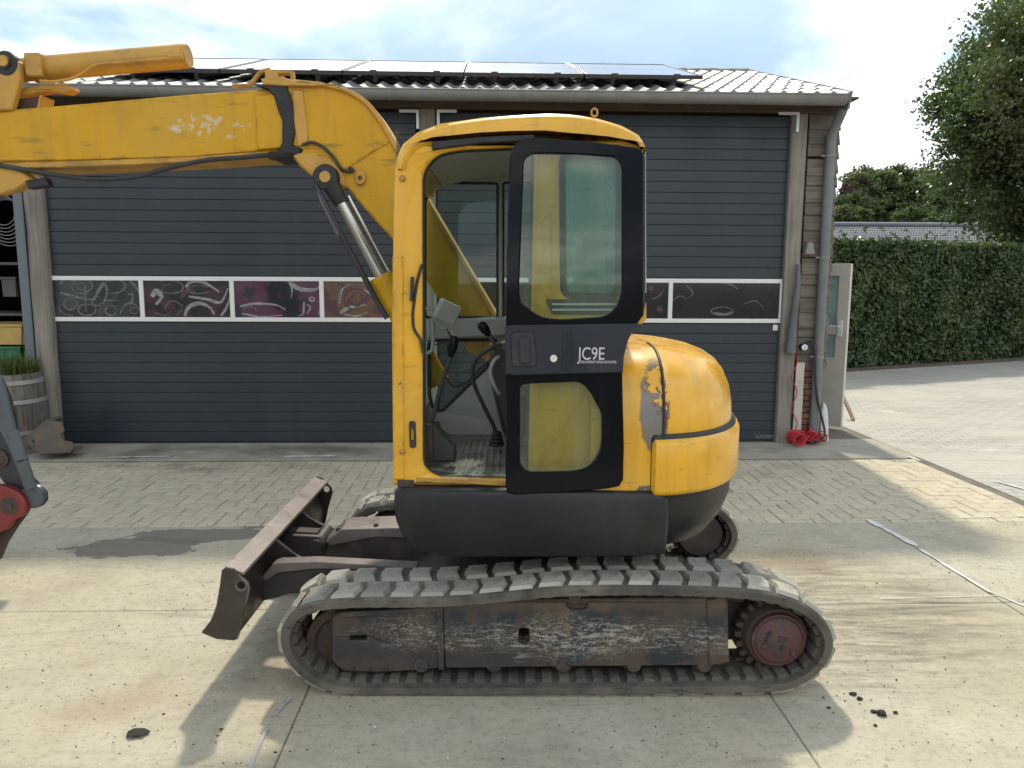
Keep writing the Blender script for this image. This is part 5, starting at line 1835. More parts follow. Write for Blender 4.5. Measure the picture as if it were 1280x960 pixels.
ringplate('window_seal', FARW3, .012, CY1 - .008, CY1 + .02, MT['seal'], farside)
s = Shape().prism([[(x, z) for x, z in far_o]] + [xz(h, CY1) for h in (FARW1, FARW2, FARLOW, FARW3)], CY1 + .052, CY1 + .06, .002)
s.obj('outer_skin', MT['yellow'], farside, 45)
# roof: deep crowned shell, open at the bottom
ROOF_T = [(493, 213), (495, 197), (503, 180), (521, 164.5), (549, 153.5), (605, 144.5), (667, 140), (711, 140), (746, 145), (777, 154), (799, 166), (808, 179), (808.5, 191)]
ROOF_B = [(803, 190), (800, 184), (761, 177), (680, 169.5), (642, 170), (600, 172), (541, 178), (522, 187), (511, 200), (508, 213)]
roofp = cr([Vector((a, b, 0)) for a, b in ROOF_T], 4) + [Vector((a, b, 0)) for a, b in ROOF_B]
rs = Shape().prism([xz([(p.x, p.y) for p in roofp], CY0 - .035)], CY0 - .014, CY1 + .07, .022)
cabroof = rs.obj('cab_roof', MT['yellow'], exc, 60)
# dark lining under the roof
plate('headliner', [(520, 192), (541, 183), (600, 176), (642, 174), (680, 174), (770, 181), (800, 188), (800, 195), (680, 181), (600, 183), (530, 199)], CY0 + .061, CY1 - .001, MT['cab_grey'], cabroof, 0)
plate('headliner_seam', [(606, 186), (608.5, 186), (608.5, 207), (606, 207)], CY1 - .02, CY1 - .001, MT['seal'], cabroof, 0)
c = P(743, 143, CY0 + .05)
Shape().tube([c + Vector((.011 * math.cos(t), 0, .006 + .014 * math.sin(t))) for t in np.linspace(0, 2 * math.pi, 19)[:-1]], .004, 8, closed=True).obj('lifting_eye', MT['yellow_dusty'], cabroof, 60)
# rear wall with window, floor, mat
xr = P(800, 300, CY0).x
s = Shape()
zr0, zr1, zf = P(800, 375, CY0).z, P(800, 200, CY0).z, P(600, 600, CY0).z
s.box((xr - .14, CY0 + .062, zf), (xr - .11, CY1 - .002, zr0)); s.box((xr - .11, CY0 + .062, zr0 - .02), (xr, CY1 - .002, zr0 - .001)); s.box((xr - .03, CY0 + .062, zr0), (xr, CY0 + .12, zr1)); s.box((xr - .03, CY1 - .06, zr0), (xr, CY1 - .002, zr1))
s.box((xr - .03, CY0 + .062, zr1), (xr, CY1 - .002, zr1 + .08))
rw = s.obj('cab_rear_wall', MT['cab_grey'], exc, 0)
Shape().box((xr - .018, CY0 + .12, zr0), (xr - .012, CY1 - .06, zr1)).obj('rear_glass', MT['rear_glass'], rw, 0)
Shape().box((xr + .001, CY0 + .02, zr0), (xr + .008, CY1 - .02, zr1 + .02)).obj('outer_glass', MT['glass'], rw, 0)
xf = P(531, 300, CY1).x
s = Shape()
zfw0 = P(531, 470, CY1).z
fw = s.box((xf - .02, CY0 + .07, zf + .02), (xf + .01, CY1 - .002, zf + .16)).obj('front_wall', MT['cab_grey'], exc, 0)
Shape().box((xf - .012, CY0 + .07, zf + .16), (xf - .007, CY1 - .002, P(531, 205, CY1).z)).obj('windscreen', MT['glass'], fw, 0)
fl = Shape().box((P(500, 600, CY0).x, CY0 + .062, zf - .06), (xr - .142, CY1 - .002, zf), .004).obj('cab_floor', MT['cab_mat'], exc, 20)
for k in range(9):
    x = P(540, 600, CY0).x + .05 + k * .028
    Shape().box((x, CY0 + .10, zf + .0005), (x + .012, CY1 - .12, zf + .005), .002).obj('mat_ridge', MT['cab_mat'], fl, 20)
zw0, zw1 = zf + .0, P(600, 520, CY1).z
# seat
st = plate('seat', rounded([(640, 470), (720, 462), (775, 470), (775, 500), (640, 505)], 12, 5), 3.12, 3.52, MT['dark_plastic'], exc, .03, smooth=60)
plate('seat_back', rounded([(716, 400), (734, 290), (756, 284), (768, 300), (770, 470), (716, 470)], 12, 5), 3.14, 3.50, MT['dark_plastic'], st, .03, smooth=60)
plate('seat_base', [(660, 505), (770, 505), (770, 585), (660, 585)], 3.16, 3.48, MT['dark_plastic'], st, .01)
# pedal guard / lever bracket, levers, console, handrail
plate('lever_bracket', [(536, 532), (546, 530), (550, 540), (569, 556), (569, 578), (537, 578)], 3.02, 3.10, MT['dark_plastic'], exc, .008)
pk = Shape()
pk.box(P(534, 578, 3.0) + Vector((0, 0, 0)), P(541, 531, 3.0) + Vector((0, .04, 0)), .004)
pk.obj('lever_cylinder', MT['dark_steel'], exc, 20)


def lever(path, Ys, r, knob, name):
    pts = [P(px, py, y) for (px, py), y in zip(path, Ys)]
    lv = Shape().tube(cr(pts, 5), r, 10).obj(name, MT['dark_plastic'], exc, 60)
    k0, k1 = P(*knob[0]), P(*knob[1])
    d = k1 - k0
    Shape().tube([k0, k0 + d * .15, k0 + d * .45, k0 + d * .8, k0 + d], [.009, .014, .021, .022, .012], 14).obj('knob', MT['gloss_black'], lv, 60)
    return lv


lever([(540, 550), (539, 534), (542, 518), (552, 480), (565, 440)], [3.06] * 5, .0085, ((563, 446, 3.06), (568, 420, 3.06)), 'travel_lever')
lever([(621, 552), (618, 535), (606, 510), (592, 478), (592, 455), (605, 440), (626, 430)], [3.30, 3.30, 3.28, 3.25, 3.24, 3.24, 3.26], .009, ((612, 420, 3.25), (600, 403, 3.25)), 'joystick_lever')
s = Shape()
c = P(621, 545, 3.30)
for k in range(4):
    s.cyl(c + Vector((0, 0, -.045 + k * .017)), c + Vector((0, 0, -.031 + k * .017)), .034 - .004 * k, 16, .004)
s.obj('lever_boot', MT['seal'], exc, 40)
Shape().tube(cr([P(612, 418, 3.25), P(617, 428, 3.25), P(622, 434, 3.25), P(634, 440, 3.25)], 5), .009, 8).obj('joystick_stem', MT['dark_plastic'], exc, 60)
plate('side_console', [(612, 432), (660, 425), (660, 545), (640, 560), (628, 540), (611, 470)], 3.36, 3.55, MT['dark_plastic'], exc, .02)
Shape().tube(cr([P(624, 446, 3.3), P(617, 452, 3.28), P(613, 466, 3.28), P(618, 482, 3.28), P(624, 492, 3.3)], 6), .009, 8).obj('loose_cable', MT['cab_grey'], exc, 60)
Shape().tube(cr([P(556, 470, 3.5), P(566, 482, 3.5), P(582, 478, 3.5), P(600, 460, 3.5), P(618, 447, 3.5)], 6), .006, 8).obj('loose_cable', MT['hose'], exc, 60)
Shape().tube(cr([P(527, 386, 3.55), P(536, 386, 3.55), P(541, 392, 3.55), P(541, 432, 3.55), P(536, 441, 3.55), P(526, 442, 3.55)], 5), .009, 10).obj('grab_rail', MT['cab_grey'], exc, 60)
c = P(559, 390, 3.45)
Mx = Matrix.Translation(c) @ Matrix.Rotation(R(26), 4, 'Y') @ Matrix.Rotation(R(18), 4, 'Z')
mo = Shape().box((-.05, -.03, -.045), (.05, .03, .045), .006, Mx).obj('monitor', MT['cab_grey'], exc, 20)
plate('monitor_bracket', [(536, 392), (546, 398), (566, 410), (570, 420), (558, 416), (542, 402)], 3.50, 3.52, MT['cab_grey'], exc, .003)
plate('far_rail', [(534, 400), (640, 396), (640, 420), (552, 424), (534, 424)], CY1 - .05, CY1 - .003, MT['cab_grey'], exc, .01)
Shape().tube(cr([P(558, 411, 3.5), P(563, 420, 3.5), P(560, 426, 3.5), P(544, 431, 3.5)], 5), .004, 8).obj('monitor_cable', MT['hose'], exc, 60)
pc_ = [(528, 330), (522, 350), (518, 375), (516, 395), (518, 412), (526, 425), (529, 442)]
Shape().tube(cr([P(a, b, CY0 - .004) for a, b in pc_], 5), .0055, 8).obj('door_cable', MT['hose'], exc, 60)
plate('cable_plug', [(513, 346), (517, 346), (516, 376), (512, 376)], CY0 - .02, CY0 + .0, MT['dark_plastic'], exc, .003)
Shape().tube(cr([P(540, 588, CY0 + .07), P(580, 594, CY0 + .1), P(632, 598, CY0 + .09)], 6), .004, 6).obj('floor_cable', MT['hose'], exc, 60)

# ---- the door, slid back along the cab side
DY = 2.795
DOUT = [(637, 200), (639, 188), (645, 179), (655, 173), (672, 171.5), (740, 177), (796, 184), (803, 188), (806, 196), (806, 382), (803, 396), (795, 408), (785, 425), (779, 448), (778, 470), (780, 560), (779, 600), (774, 608), (760, 611),
        (700, 616), (645, 619), (634, 617), (632, 608), (632, 460), (633, 330)]
GH1 = rounded([(655, 200), (664, 192.5), (720, 193), (770, 197), (777, 208), (777, 365), (770, 385), (757, 396), (700, 399.5), (676, 397), (650, 378), (649, 360)], [5, 7, 0, 8, 8, 8, 10, 14, 10, 16, 10, 8], 4)
GH2 = rounded([(650, 480), (726, 477), (738, 490), (752, 516), (752, 560), (738, 584), (715, 589), (660, 590), (650, 580)], [8, 8, 8, 8, 12, 12, 8, 10, 8], 4)
door = plate('cab_door', DOUT, DY, DY + .022, MT['gloss_black'], exc, .005, holes=[GH1, GH2])
plate('upper_glass', GH1, DY + .004, DY + .009, MT['door_glass'], door, 0)
plate('lower_glass', GH2, DY + .004, DY + .009, MT['door_glass'], door, 0)
s = Shape()
mp_ = plate('mid_panel', [(631, 408), (640, 406.5), (797, 404.5), (786, 424), (780, 446), (779, 466), (700, 468), (640, 469.5), (632, 468.5)], DY - .014, DY - .001, MT['door_grey'], door, .005)
hd = plate('handle_recess', rounded([(638, 415), (668, 414), (671, 458), (640, 459)], 8), DY - .018, DY - .0145, MT['dark_plastic'], door, .003)
plate('handle', rounded([(650, 422), (662, 422), (663, 455), (650, 455)], 4), DY - .034, DY - .0185, MT['dark_plastic'], door, .005)
c = P(692, 448, DY - .014)
vs, fs = lathe([(.004, -.004), (.005, -.006), (.012, -.006), (.0135, -.004), (.0135, .002)], c, (0, 1, 0), 20)
mk('lock_barrel', vs, fs, MT['white_frame'], door, 40)
for px in (703, 709, 714):
    plate('pressed_rib', [(px, 412), (px + 2.2, 412), (px + 2.2, 464), (px, 464)], DY - .017, DY - .0135, MT['door_grey'], door, .001)
tm = P(722.5, 449.5, DY - .0148)
text_mesh('model_lettering', 'JC9E', .066, MT['white_print'], door, Matrix.Translation(tm) @ Matrix.Rotation(R(90), 4, 'X'), .0002, .76)
tm = P(723, 454, DY - .0148)
text_mesh('caption_lettering', 'ULTRA COMPACT SWING EXCAVATOR', .0135, MT['white_print'], door, Matrix.Translation(tm) @ Matrix.Rotation(R(90), 4, 'X'), .0002, .58)
plate('edge_trim', [(803.5, 196), (806.5, 196), (806.5, 382), (803.5, 396)], DY - .003, DY + .03, MT['seal'], door, .001)
# rear corner post and its glass edge
plate('rear_corner', [(800, 378), (808, 378), (808, 399), (803, 405), (797, 405)], CY0 + .02, CY0 + .1, MT['yellow'], exc, .003)
plate('corner_glass', [(803, 190), (807.5, 190), (808, 366), (803, 366)], CY0 + .0605, CY0 + .10, MT['clear_edge'], exc, .001)

# ---- boom (right of the cab), its cylinders and hoses
BY, BW_ = 3.86, 0.20
boomtop = [(-170, 152), (0, 137), (100, 129), (240, 117), (320, 111), (362, 106)]
BOOM_U = [(-170, 152), (0, 138), (110, 129), (240, 117.5), (320, 112), (345, 110), (352, 120), (358, 150), (360, 186), (330, 189), (240, 197), (100, 201), (0, 203), (-170, 209)]
boomU = plate('upper_boom', BOOM_U, BY, BY + BW_, MT['yellow_boom'], exc, .008)
plate('bottom_flange', [(-170, 206), (0, 203.5), (100, 201), (240, 196), (350, 188), (352, 196), (240, 203), (100, 209), (0, 211), (-170, 216)], BY - .02, BY + BW_ + .02, MT['yellow_dusty'], exc, .005)
plate('weld_plate', [(318, 119), (345, 117), (352, 135), (356, 160), (357, 184), (335, 186), (322, 187)], BY - .012, BY - .0005, MT['yellow_boom'], boomU, .003)
NECK = cr([Vector((p[0], p[1], 0)) for p in ((338, 98), (380, 100), (418, 106), (442, 114), (462, 128), (480, 152), (498, 184), (530, 240), (575, 316), (625, 400))], 5)
NECKB = [(610, 452), (585, 440), (560, 392), (528, 343), (489, 297), (462, 268), (436, 238), (424, 228), (408, 232), (392, 222), (375, 208), (362, 192), (367, 150), (362, 120), (352, 108), (340, 104)]
boomL = plate('gooseneck_boom', [(p.x, p.y) for p in NECK] + NECKB, BY - .012, BY + BW_ + .012, MT['yellow_boom'], exc, .01, smooth=40)
plate('top_flange', [(p.x, p.y) for p in NECK] + [(p.x - 4.5, p.y + 4) for p in NECK[::-1]], BY - .03, BY + BW_ + .03, MT['yellow_dusty'], boomL, .004, smooth=40)
lowf = [(362, 193), (385, 198), (405, 196), (424, 206), (440, 224), (489, 287), (528, 334), (560, 384)]
lowc = cr([Vector((a, b, 0)) for a, b in lowf], 4)
plate('neck_rib', [(365, 112), (378, 112), (386, 178), (372, 184), (367, 150)], BY - .022, BY - .0125, MT['yellow_dusty'], boomL, .004)
plate('weld_seam', [(425, 213), (489, 173), (490, 175), (427, 215)], BY - .0165, BY - .0125, MT['yellow_boom'], boomL, .001)
plate('lower_bracket', [(362, 192), (392, 191), (412, 198), (428, 216), (434, 236), (424, 230), (408, 232), (392, 222), (378, 208)], BY - .03, BY - .0125, MT['yellow_dusty'], boomL, .005)
ebits = plate('pipe_eye', [(450 + 7 * math.cos(t), 222 + 9 * math.sin(t)) for t in np.linspace(0, 2 * math.pi, 17)[:-1]], BY - .03, BY - .0125, MT['yellow_dusty'], boomL, .003,
              holes=[[(450 + 2.6 * math.cos(t), 223 + 3 * math.sin(t)) for t in np.linspace(0, 2 * math.pi, 11)[:-1]]])
# greasy joint between the two boom halves, pin heads
gz_ = Shape().prism([xz([(318, 104), (358, 106), (366, 135), (368, 165), (366, 180), (378, 186), (372, 196), (340, 198), (352, 178), (352, 150), (346, 135), (342, 120), (334, 112)], BY - .03)], BY - .03, BY + BW_ + .02, .01)
gz_.obj('offset_joint', MT['grease'], exc, 40)
c = P(350, 196, BY - .05)
vs, fs = lathe([(.001, 0), (.055, 0), (.062, .01), (.062, .03)], c + Vector((0, .02, -.01)), (0, 0, 1), 20)
mk('joint_pin', vs, fs, MT['grease'], exc, 40)
plate('joint_cap', [(326, 98), (352, 96), (370, 101), (420, 106), (380, 108), (328, 106)], BY - .035, BY + BW_ + .03, MT['yellow_dusty'], exc, .004)
br2 = Shape()
br2.tube([P(291, 108, BY + .05), P(312, 107, BY + .05), P(326, 90, BY + .05), P(338, 87, BY + .05)], .012, 8)
br2.obj('cover_bracket', MT['yellow_dusty'], exc, 40)
plate('cover_bracket', [(331, 88), (347, 88), (347, 98), (331, 99)], BY, BY + .15, MT['yellow_dusty'], exc, .004)
plate('cover_bracket', [(347, 87), (366, 88), (367, 101), (363, 101), (362, 92), (347, 92)], BY + .02, BY + .06, MT['yellow_dusty'], exc, .002)
# boom cylinder
e0, e1 = P(409, 222, BY - .05), P(476, 346, BY - .03)
d = (e1 - e0)
yy = Vector((0, 0, 0))
vs, fs = lathe([(.028, -.03), (.058, -.028), (.062, -.02), (.062, .06), (.05, .07)], P(408, 222, BY - .05), (0, 1, 0), 26)
cyl = mk('boom_cylinder', vs, fs, MT['grease'], exc, 40)
vs, fs = lathe([(.001, -.036), (.026, -.036), (.028, -.03), (.028, .0)], P(408, 222, BY - .05), (0, 1, 0), 20)
mk('pin_face', vs, fs, MT['yellow_dusty'], cyl, 40)
Shape().tube([e0 + d * .08, e0 + d * .26], [.045, .034], 18).obj('rod_end', MT['grease'], cyl, 40)
Shape().cyl(e0 + d * .16, e1 + d * .05, .027, 22).obj('chrome_rod', MT['chrome'], cyl, 40)
Shape().cyl(e0 + d * .22 + Vector((.040, .02, .02)), e1 + d * .02 + Vector((.040, .02, .02)), .010, 14).obj('chrome_tube', MT['chrome'], cyl, 40)
e2 = P(548, 480, BY - .02)
Shape().tube([e1 - d * .01, e1 + d * .03, e1 + d * .06, e2], [.058, .062, .06, .06], 22).obj('barrel', MT['yellow_boom'], cyl, 40)
hz = [(394, 232), (410, 262), (430, 300), (452, 340), (470, 374), (484, 398)]
Shape().tube(cr([P(a, b, BY - .08) for a, b in hz], 4), .014, 10).obj('boom_hose', MT['hose'], exc, 60)
hz = [(400, 240), (412, 266), (426, 294)]
Shape().tube(cr([P(a - 2, b, BY - .082) for a, b in hz], 4), .012, 8).obj('pale_sleeve', MT['bin_grey'], exc, 60)
hz = [(378, 181), (390, 178), (404, 184), (418, 198), (426, 210), (434, 214), (442, 213), (436, 209)]
Shape().tube(cr([P(a, b, BY - .03) for a, b in hz], 5), .008, 8).obj('boom_hose', MT['hose'], exc, 60)
hz = [(-20, 203), (30, 212), (80, 220), (120, 224), (170, 221), (215, 209), (260, 200), (300, 197), (340, 193)]
Shape().tube(cr([P(a, b, BY - .03) for a, b in hz], 5), .012, 10).obj('boom_hose', MT['hose'], exc, 60)
hz = [(-30, 211), (60, 207), (160, 203), (250, 199), (330, 194)]
Shape().tube(cr([P(a, b, BY + .02) for a, b in hz], 5), .02, 10).obj('boom_hose', MT['grease'], exc, 60)
plate('hose_clamp', [(30, 226), (55, 222), (60, 232), (35, 236)], BY - .04, BY + .02, MT['grease'], exc, .006)
plate('lower_link', [(-60, 205), (0, 205), (24, 212), (40, 224), (20, 238), (0, 243), (-60, 240)], BY - .02, BY + .05, MT['yellow_dusty'], exc, .008)
# lug and arm cylinder on top of the boom
plate('cylinder_lug', [(-10, 66), (4, 62), (14, 66), (24, 78), (25, 95), (18, 125), (14, 137), (-40, 141), (-40, 80)], BY - .02, BY + .02, MT['yellow_dusty'], exc, .006)
plate('cylinder_lug', [(-10, 66), (4, 62), (14, 66), (24, 78), (25, 95), (18, 125), (14, 137), (-40, 141), (-40, 80)], BY + .17, BY + .21, MT['yellow_dusty'], exc, .006)
vs, fs = lathe([(.012, -.012), (.028, -.012), (.03, -.006), (.055, -.004), (.06, .006), (.06, .03)], P(7, 79, BY - .02), (0, 1, 0), 26)
lug = mk('lug_pin', vs, fs, MT['grease'], exc, 40)
vs, fs = lathe([(.001, 0), (.012, -.002), (.026, -.003), (.027, .01)], P(4, 76, BY - .034), (0, 1, 0), 16)
mk('pin_face', vs, fs, MT['yellow_dusty'], lug, 40)
a0, a1 = P(22, 88, BY + .09), P(236, 70, BY + .09)
d = a1 - a0
ac = Shape().tube([a0, a0 + d * .09, a0 + d * .1, a0 + d * .17, a0 + d * .175, a0 + d * .985, a1, a1 + d * .001], [.055, .055, .066, .066, .058, .058, .054, .02], 28).obj('arm_cylinder', MT['yellow_dusty'], exc, 40)
s = Shape()
c = a0 + d * .17
s.box(c + Vector((-.06, -.085, -.06)), c + Vector((.02, -.05, .05)), .006)
s.obj('port_block', MT['yellow_dusty'], ac, 20)
pp = [(50, 101), (66, 102), (90, 98), (104, 91), (120, 81), (150, 78), (212, 73)]
Shape().tube(cr([P(a, b, BY + .02) for a, b in pp], 4), .0075, 8).obj('oil_pipe', MT['yellow_dusty'], ac, 60)
c = P(220, 72, BY + .03)
Shape().cyl(c + Vector((-.035, 0, 0)), c + Vector((.035, 0, .004)), .018, 8, .003).obj('pipe_union', MT['yellow_dusty'], ac, 30)
plate('oil_pipe_support', [(20, 112), (40, 106), (80, 104), (90, 108), (91, 112), (82, 116), (60, 113), (20, 122)], BY + .05, BY + .12, MT['yellow_dusty'], ac, .006)
plate('stay_bracket', [(18, 124), (52, 120), (49, 134), (14, 137)], BY + .05, BY + .056, MT['rust'], ac, .001)
plate('stay_bracket', [(49, 119), (52, 119), (49, 135), (46, 135)], BY + .04, BY + .15, MT['yellow_dusty'], ac, .001)
# arm hanging at the left edge of the picture
AY = 3.86
armp = [(-230, 130), (-180, 120), (-120, 250), (-60, 370), (-10, 462), (6, 500), (16, 545), (34, 600), (51, 618), (52, 628), (47, 635), (30, 637), (8, 610), (-30, 560), (-90, 480), (-190, 330), (-250, 180)]
arm = plate('arm', armp, AY + .03, AY + .10, MT['arm_black'], exc, .01)
plate('arm_front_plate', [(-13, 470), (0, 470), (8, 500), (19, 545), (37, 602), (50, 616), (52, 628), (47, 634), (37, 634), (25, 600), (10, 560), (-10, 520)], AY, AY + .0295, MT['arm_grey'], arm, .006)
plate('cover_plate', [(8, 541), (21, 538), (32, 574), (18, 578)], AY - .022, AY - .001, MT['arm_grey'], arm, .004)
plate('cover_plate', [(20, 579), (33, 576), (44, 610), (32, 614)], AY - .022, AY - .001, MT['arm_grey'], arm, .004)
vs, fs = lathe([(.008, -.012), (.028, -.012), (.034, -.004), (.05, .0), (.05, .03)], P(-2, 574, AY + .02), (0, 1, 0), 22)
mk('arm_pin', vs, fs, MT['rust'], arm, 40)
vs, fs = lathe([(.04, 0), (.052, 0), (.055, .005), (.055, .06), (.05, .065)], P(37, 621, AY + .005), (0, 1, 0), 24)
mk('arm_end_boss', vs, fs, MT['arm_grey'], arm, 40)
cpl = plate('bucket_coupler', rounded([(-120, 610), (-30, 606), (4, 608), (24, 616), (33, 630), (31, 644), (14, 652), (10, 662), (-6, 668), (-40, 720), (-120, 720)], [4, 4, 6, 8, 8, 6, 3, 3, 3, 6, 6], 4), AY - .03, AY + .02, MT['bucket_red'], exc, .006)
plate('ear_plate', [(-80, 660), (0, 658), (31, 644), (20, 658), (6, 680), (-2, 700), (-80, 760)], AY + .021, AY + .06, MT['rust'], cpl, .006)
vs, fs = lathe([(.001, -.02), (.020, -.02), (.022, -.012), (.05, -.01), (.054, .0), (.054, .03)], P(13, 632, AY - .02), (0, 1, 0), 26)
mk('coupler_pin', vs, fs, MT['rust'], cpl, 40)
ORG[0] = Vector((0, 0, 0))


# ---------------------------------------------------------------- hedge, trees, far roof
def hedge():
    a, b = G(1040, 464), G(1300, 448)
    d = (b - a); d.z = 0
    L0 = d.length; d.normalize(); nrm = Vector((d.y, -d.x, 0))
    a = a - d * 1.6
    L_ = L0 + 1.6 + 16.0
    H, T = 2.30, 0.8
    root = empty('beech_hedge', a + d * L_ / 2, 'tall clipped dark green hedge closing the yard on the right', 'hedge')
    ORG[0] = (a + d * L_ / 2).copy()
    back = -nrm if nrm.y < 0 else nrm
    frontn = -back
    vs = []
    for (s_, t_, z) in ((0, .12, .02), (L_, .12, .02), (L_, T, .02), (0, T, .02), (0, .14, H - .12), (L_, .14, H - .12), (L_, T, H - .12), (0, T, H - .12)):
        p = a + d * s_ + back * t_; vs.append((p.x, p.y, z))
    mk('shade_core', vs, [(0, 1, 2, 3), (4, 7, 6, 5), (0, 4, 5, 1), (1, 5, 6, 2), (2, 6, 7, 3), (3, 7, 4, 0)], MT['hedge_core'], root, 0)  # solid near-black box; the shade between the leaves is put into its colour
    n = 100000
    u = rng.uniform(0, L_, n)
    face = rng.random(n)
    z = np.where(face < .80, H * (1 - rng.random(n) ** 1.15 * .99), H + rng.normal(0, .035, n))
    t = np.where(face < .80, rng.exponential(.055, n) - .05, rng.uniform(-.02, T, n))
    wob = .05 * np.sin(u * 2.3 + z * 1.7) + .04 * np.sin(u * 5.1 - z * 3.1)
    t = t + wob
    # a few shoots above the clipped top
    k = rng.random(n) < .012
    z = np.where(k, H + rng.random(n) ** 2 * .28, z)
    c = np.stack([a.x + d.x * u + back.x * t, a.y + d.y * u + back.y * t, z], 1)
    c[:, 2] = np.clip(c[:, 2], .03, None)
    top = (face >= .80)[:, None]
    nr = np.where(top, np.array([0, 0, 1.0]), np.array([frontn.x, frontn.y, .35]))
    leaf_mesh('leaves', c, .044, MT['leaf_hedge'], root, tuple(np.zeros(3)), normals=nr * 1.0).location = (-ORG[0].x, -ORG[0].y, 0)
    ORG[0] = Vector((0, 0, 0))
    e = Shape()
    p0, p1 = a + frontn * .12, a + d * L_ + frontn * .12
    e.tube([p0 + Vector((0, 0, .02)), p1 + Vector((0, 0, .02))], .05, 4)
    o = e.obj('hedge_kerb', MT['dark_wood'], None, 0); o['kind'] = 'structure'


hedge()


def tree(name, base, height, crown_c, crown_r, n, leaf, mat, label, cat='tree', group=None, blobs=26, seed=1, trunk_r=.2, spread=(.22, .36)):
    r_ = random.Random(seed); g = np.random.default_rng(seed)
    root = empty(name, base, label, cat, group)
    ORG[0] = Vector(base)
    cc, rr = Vector(crown_c), Vector(crown_r)
    tops = []
    for k in range(blobs):
        f_ = (k + .5) / blobs
        zz, aa = 1 - 2 * f_, k * 2.39996
        rad = r_.uniform(.74, .98) if k % 3 else r_.uniform(.25, .7)
        q_ = math.sqrt(max(0, 1 - zz * zz))
        v = Vector((q_ * math.cos(aa), q_ * math.sin(aa), zz)) * rad
        tops.append(Vector((cc.x + v.x * rr.x, cc.y + v.y * rr.y, cc.z + v.z * rr.z)))
    t = Shape()
    b = Vector(base)
    tip = Vector((cc.x, cc.y, cc.z + rr.z * .5))
    path = [b, b.lerp(tip, .3) + Vector((r_.gauss(0, .06), r_.gauss(0, .06), 0)), b.lerp(tip, .6), tip]
    t.tube(cr(path, 5), [trunk_r * (1 - .85 * i / 15) for i in range(16)], 10)
    for q in tops:
        f = r_.uniform(.3, .75)
        s0 = b.lerp(tip, f)
        m_ = s0.lerp(q, .5) + Vector((0, 0, -.1 * (q - s0).length))
        t.tube(cr([s0, m_, q], 4), [trunk_r * .38 * (1 - .9 * i / 8) for i in range(9)], 6)
    t.obj('trunk', MT['bark'], root, 60)
    per = n // blobs
    cs = []
    for q in tops:
        br = r_.uniform(*spread)
        # sprays: many small twigs around each limb end
        tw = g.normal(size=(max(4, per // 26), 3)); tw /= np.linalg.norm(tw, axis=1)[:, None]
        tw = tw * (g.random((len(tw), 1)) ** .45) * np.array([rr.x, rr.y, rr.z * .8]) * br + np.array(q)
        idx = g.integers(0, len(tw), per)
        p = tw[idx] + g.normal(size=(per, 3)) * np.array([.20, .20, .12]) * min(1.0, rr.z / 3.0)
        cs.append(p)
    c = np.concatenate(cs)
    o = leaf_mesh('crown', c, leaf, mat, root, tuple(base), up=.5)
    o.location = (0, 0, 0)
    ORG[0] = Vector((0, 0, 0))
    return root


def at_depth(px, py, Y):
    return P(px, py, Y)


c = at_depth(1408, 140, 19.0)
tree('oak_tree', (c.x + .3, 19.0, 0), 10, c, (4.4, 3.4, 3.75), 230000, .056, MT['leaf_tree'], 'big spreading green tree rising behind the hedge at the right edge', seed=5, blobs=180, trunk_r=.34, spread=(.13, .22))
for (px, py, Y, rx, rz, mat, label, sd, nm) in (
        (1112, 252, 36, 2.6, 1.65, 'leaf_pale', 'round pale green tree beyond the far tiled roof, the broadest there', 3, 'bushy_tree'),
        (1070, 262, 40, 1.1, 1.6, 'leaf_copper', 'thin reddish brown tree peeking beyond the far roof', 9, 'copper_tree'),
        (1045, 282, 34, 1.5, .8, 'leaf_pale', 'low yellow green bush beside the building corner beyond the far roof', 21, 'low_bush'),
        (1172, 254, 38, 2.3, 1.6, 'leaf_pale', 'pale green tree between the round tree and the big tree', 14, 'bushy_tree'),
        (1215, 268, 31, 2.6, 1.1, 'leaf_tree', 'dark low tree under the boughs of the big tree', 27, 'low_tree')):
    c = at_depth(px, py, Y)
    tree(nm, (c.x, Y, 0), 5, c, (rx, rx * .8, rz), 34000, .085, MT[mat], label, group='trees beyond the far roof', blobs=34, seed=sd, trunk_r=.16)


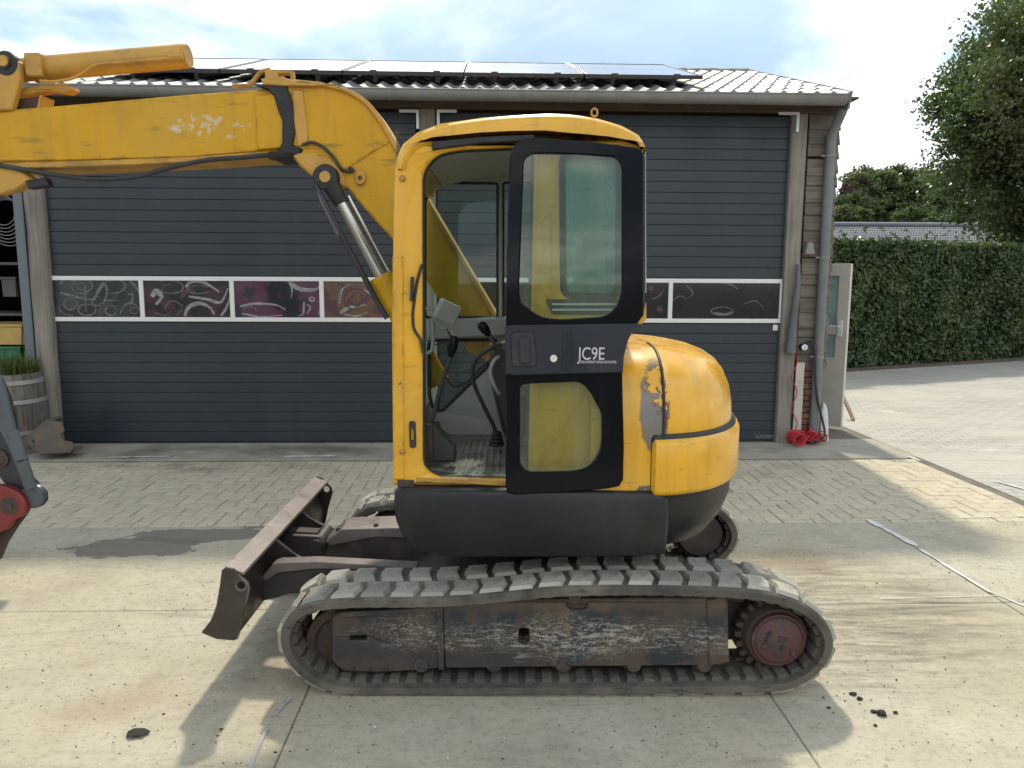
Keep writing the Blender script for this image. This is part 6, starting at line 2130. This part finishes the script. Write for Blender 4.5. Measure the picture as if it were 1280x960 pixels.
def far_house():
    Yr = 25.0
    r0, r1 = P(1030, 283.5, Yr), P(1262, 284.5, Yr + 1.0)
    root = empty('far_house', (r0.x, Yr, 0), 'low house with a blue grey tiled roof showing over the hedge', 'house')
    ORG[0] = Vector((r0.x, Yr, 0))
    d = (r1 - r0); L_ = d.length + 3
    d.normalize()
    r0 = r0 - d * 3
    dn = Vector((d.y, -d.x, 0)).normalized()
    if dn.y > 0:
        dn = -dn
    sl_ = (dn * 3.2 + Vector((0, 0, -1.15)))
    nx, ny = 420, 13
    vs, fs = [], []
    for j in range(ny):
        for e in (0, 1):
            for i in range(nx + 1):
                w = .03 * math.sin(2 * math.pi * i / 4)
                p = r0 + d * (L_ * i / nx) + sl_ * ((j + e * 1.02) / ny) + Vector((0, 0, w + (.035 if e else 0.0)))
                vs.append(p)
    m = nx + 1
    for j in range(ny):
        for i in range(nx):
            k = (2 * j) * m + i
            fs.append((k, k + 1, k + m + 1, k + m))
    rf = mk('roof', vs, fs, MT['far_tile'], root, 60)
    cap = Shape().tube([r0 + Vector((0, .05, .05)) + d * (L_ * i / 40) for i in range(41)], .11, 8).obj('ridge_tiles', MT['far_tile'], rf, 60)
    b = r0 + sl_ * .97
    e = b + d * L_
    s = Shape()
    s.box((b.x, b.y, 0), (e.x, b.y + .25, b.z - .04))
    s.obj('wall', MT['far_wall'], root, 0)
    bk = r0 - dn * 3.2
    s = Shape()
    s.add([r0, r0 + d * L_, r0 + d * L_ - dn * 3.2 - Vector((0, 0, 1.15)), r0 - dn * 3.2 - Vector((0, 0, 1.15))], [(0, 1, 2, 3)])
    s.obj('rear_roof', MT['far_tile'], root, 0)
    ORG[0] = Vector((0, 0, 0))


far_house()

# ---------------------------------------------------------------- small litter on the ground
def clod(px, py, r, label, seed, name='mud_clod', group='mud clods on the concrete', mat='clod', flat=.6):
    c = G(px, py)
    r_ = random.Random(seed)
    bm = bmesh.new()
    bmesh.ops.create_icosphere(bm, subdivisions=2, radius=r)
    for v in bm.verts:
        k = r_.uniform(.65, 1.25)
        v.co = Vector((v.co.x * k * 1.2, v.co.y * k, max(-.3 * r, v.co.z * k * flat)))
    me = bpy.data.meshes.new(name); bm.to_mesh(me); bm.free()
    me.materials.append(MT[mat])
    o = bpy.data.objects.new(name, me); o.location = c + Vector((0, 0, r * .28)); C.objects.link(o)
    tag(o, label, 'clod', group)


for i, (px, py, r) in enumerate(((1066, 868, .011), (1074, 874, .010), (1101, 893, .017), (1092, 890, .009), (1119, 891, .008), (1036, 885, .006), (1094, 907, .006))):
    clod(px, py, r, ('black mud clod of the upper pair behind the near track', 'lower black mud clod of the upper pair behind the near track', 'largest black mud clod, to the lower right of the near track',
        'mud crumb touching the left side of the largest clod', 'round mud crumb just right of the largest clod', 'tiny mud crumb closest to the near track',
        'tiny mud crumb in front of the largest clod')[i], i)
clod(172, 919, .030, 'flat dark wet leaf lying on the concrete at the lower left', 31, 'fallen_leaf', None, 'clod', .12)


def grit():
    vs, fs = [], []
    g = random.Random(5)
    for k in range(1500):
        if k % 9 == 0 or k < 2:
            cx_, cy_, sp_ = g.uniform(-3.2, 3.6), 2.2 + 3.0 * g.random() ** 1.5, g.choice((.06, .15, .4))
        x, y = cx_ + g.gauss(0, sp_ * 1.5), cy_ + g.gauss(0, sp_)
        r = g.uniform(.0015, .0042) * (1.6 if g.random() < .04 else 1)
        k0 = len(vs)
        for j in range(5):
            a = 2 * math.pi * j / 5 + g.random()
            vs.append((x + r * math.cos(a), y + r * math.sin(a) * .8, .001))
        vs.append((x, y, r * .9 + .001))
        fs += [(k0 + j, k0 + (j + 1) % 5, k0 + 5) for j in range(5)]
    o = mk('grit', vs, fs, MT['clod'], None, 0); o['kind'] = 'stuff'
    tag(o, 'dark grit scattered over the concrete slabs', 'grit')
    vs2, fs2 = [], []
    for k in range(70):
        x, y = g.uniform(-2, 2.6), 2.25 + 2.0 * g.random() ** 2
        r = g.uniform(.002, .005)
        k0 = len(vs2)
        for j in range(5):
            a = 2 * math.pi * j / 5 + g.random()
            vs2.append((x + r * math.cos(a), y + r * math.sin(a), .001))
        vs2.append((x, y, r * .7))
        fs2 += [(k0 + j, k0 + (j + 1) % 5, k0 + 5) for j in range(5)]
    o = mk('pale_chips', vs2, fs2, MT['white_frame'], None, 0); o['kind'] = 'stuff'
    tag(o, 'pale stone chips scattered on the concrete', 'stone chips')


grit()
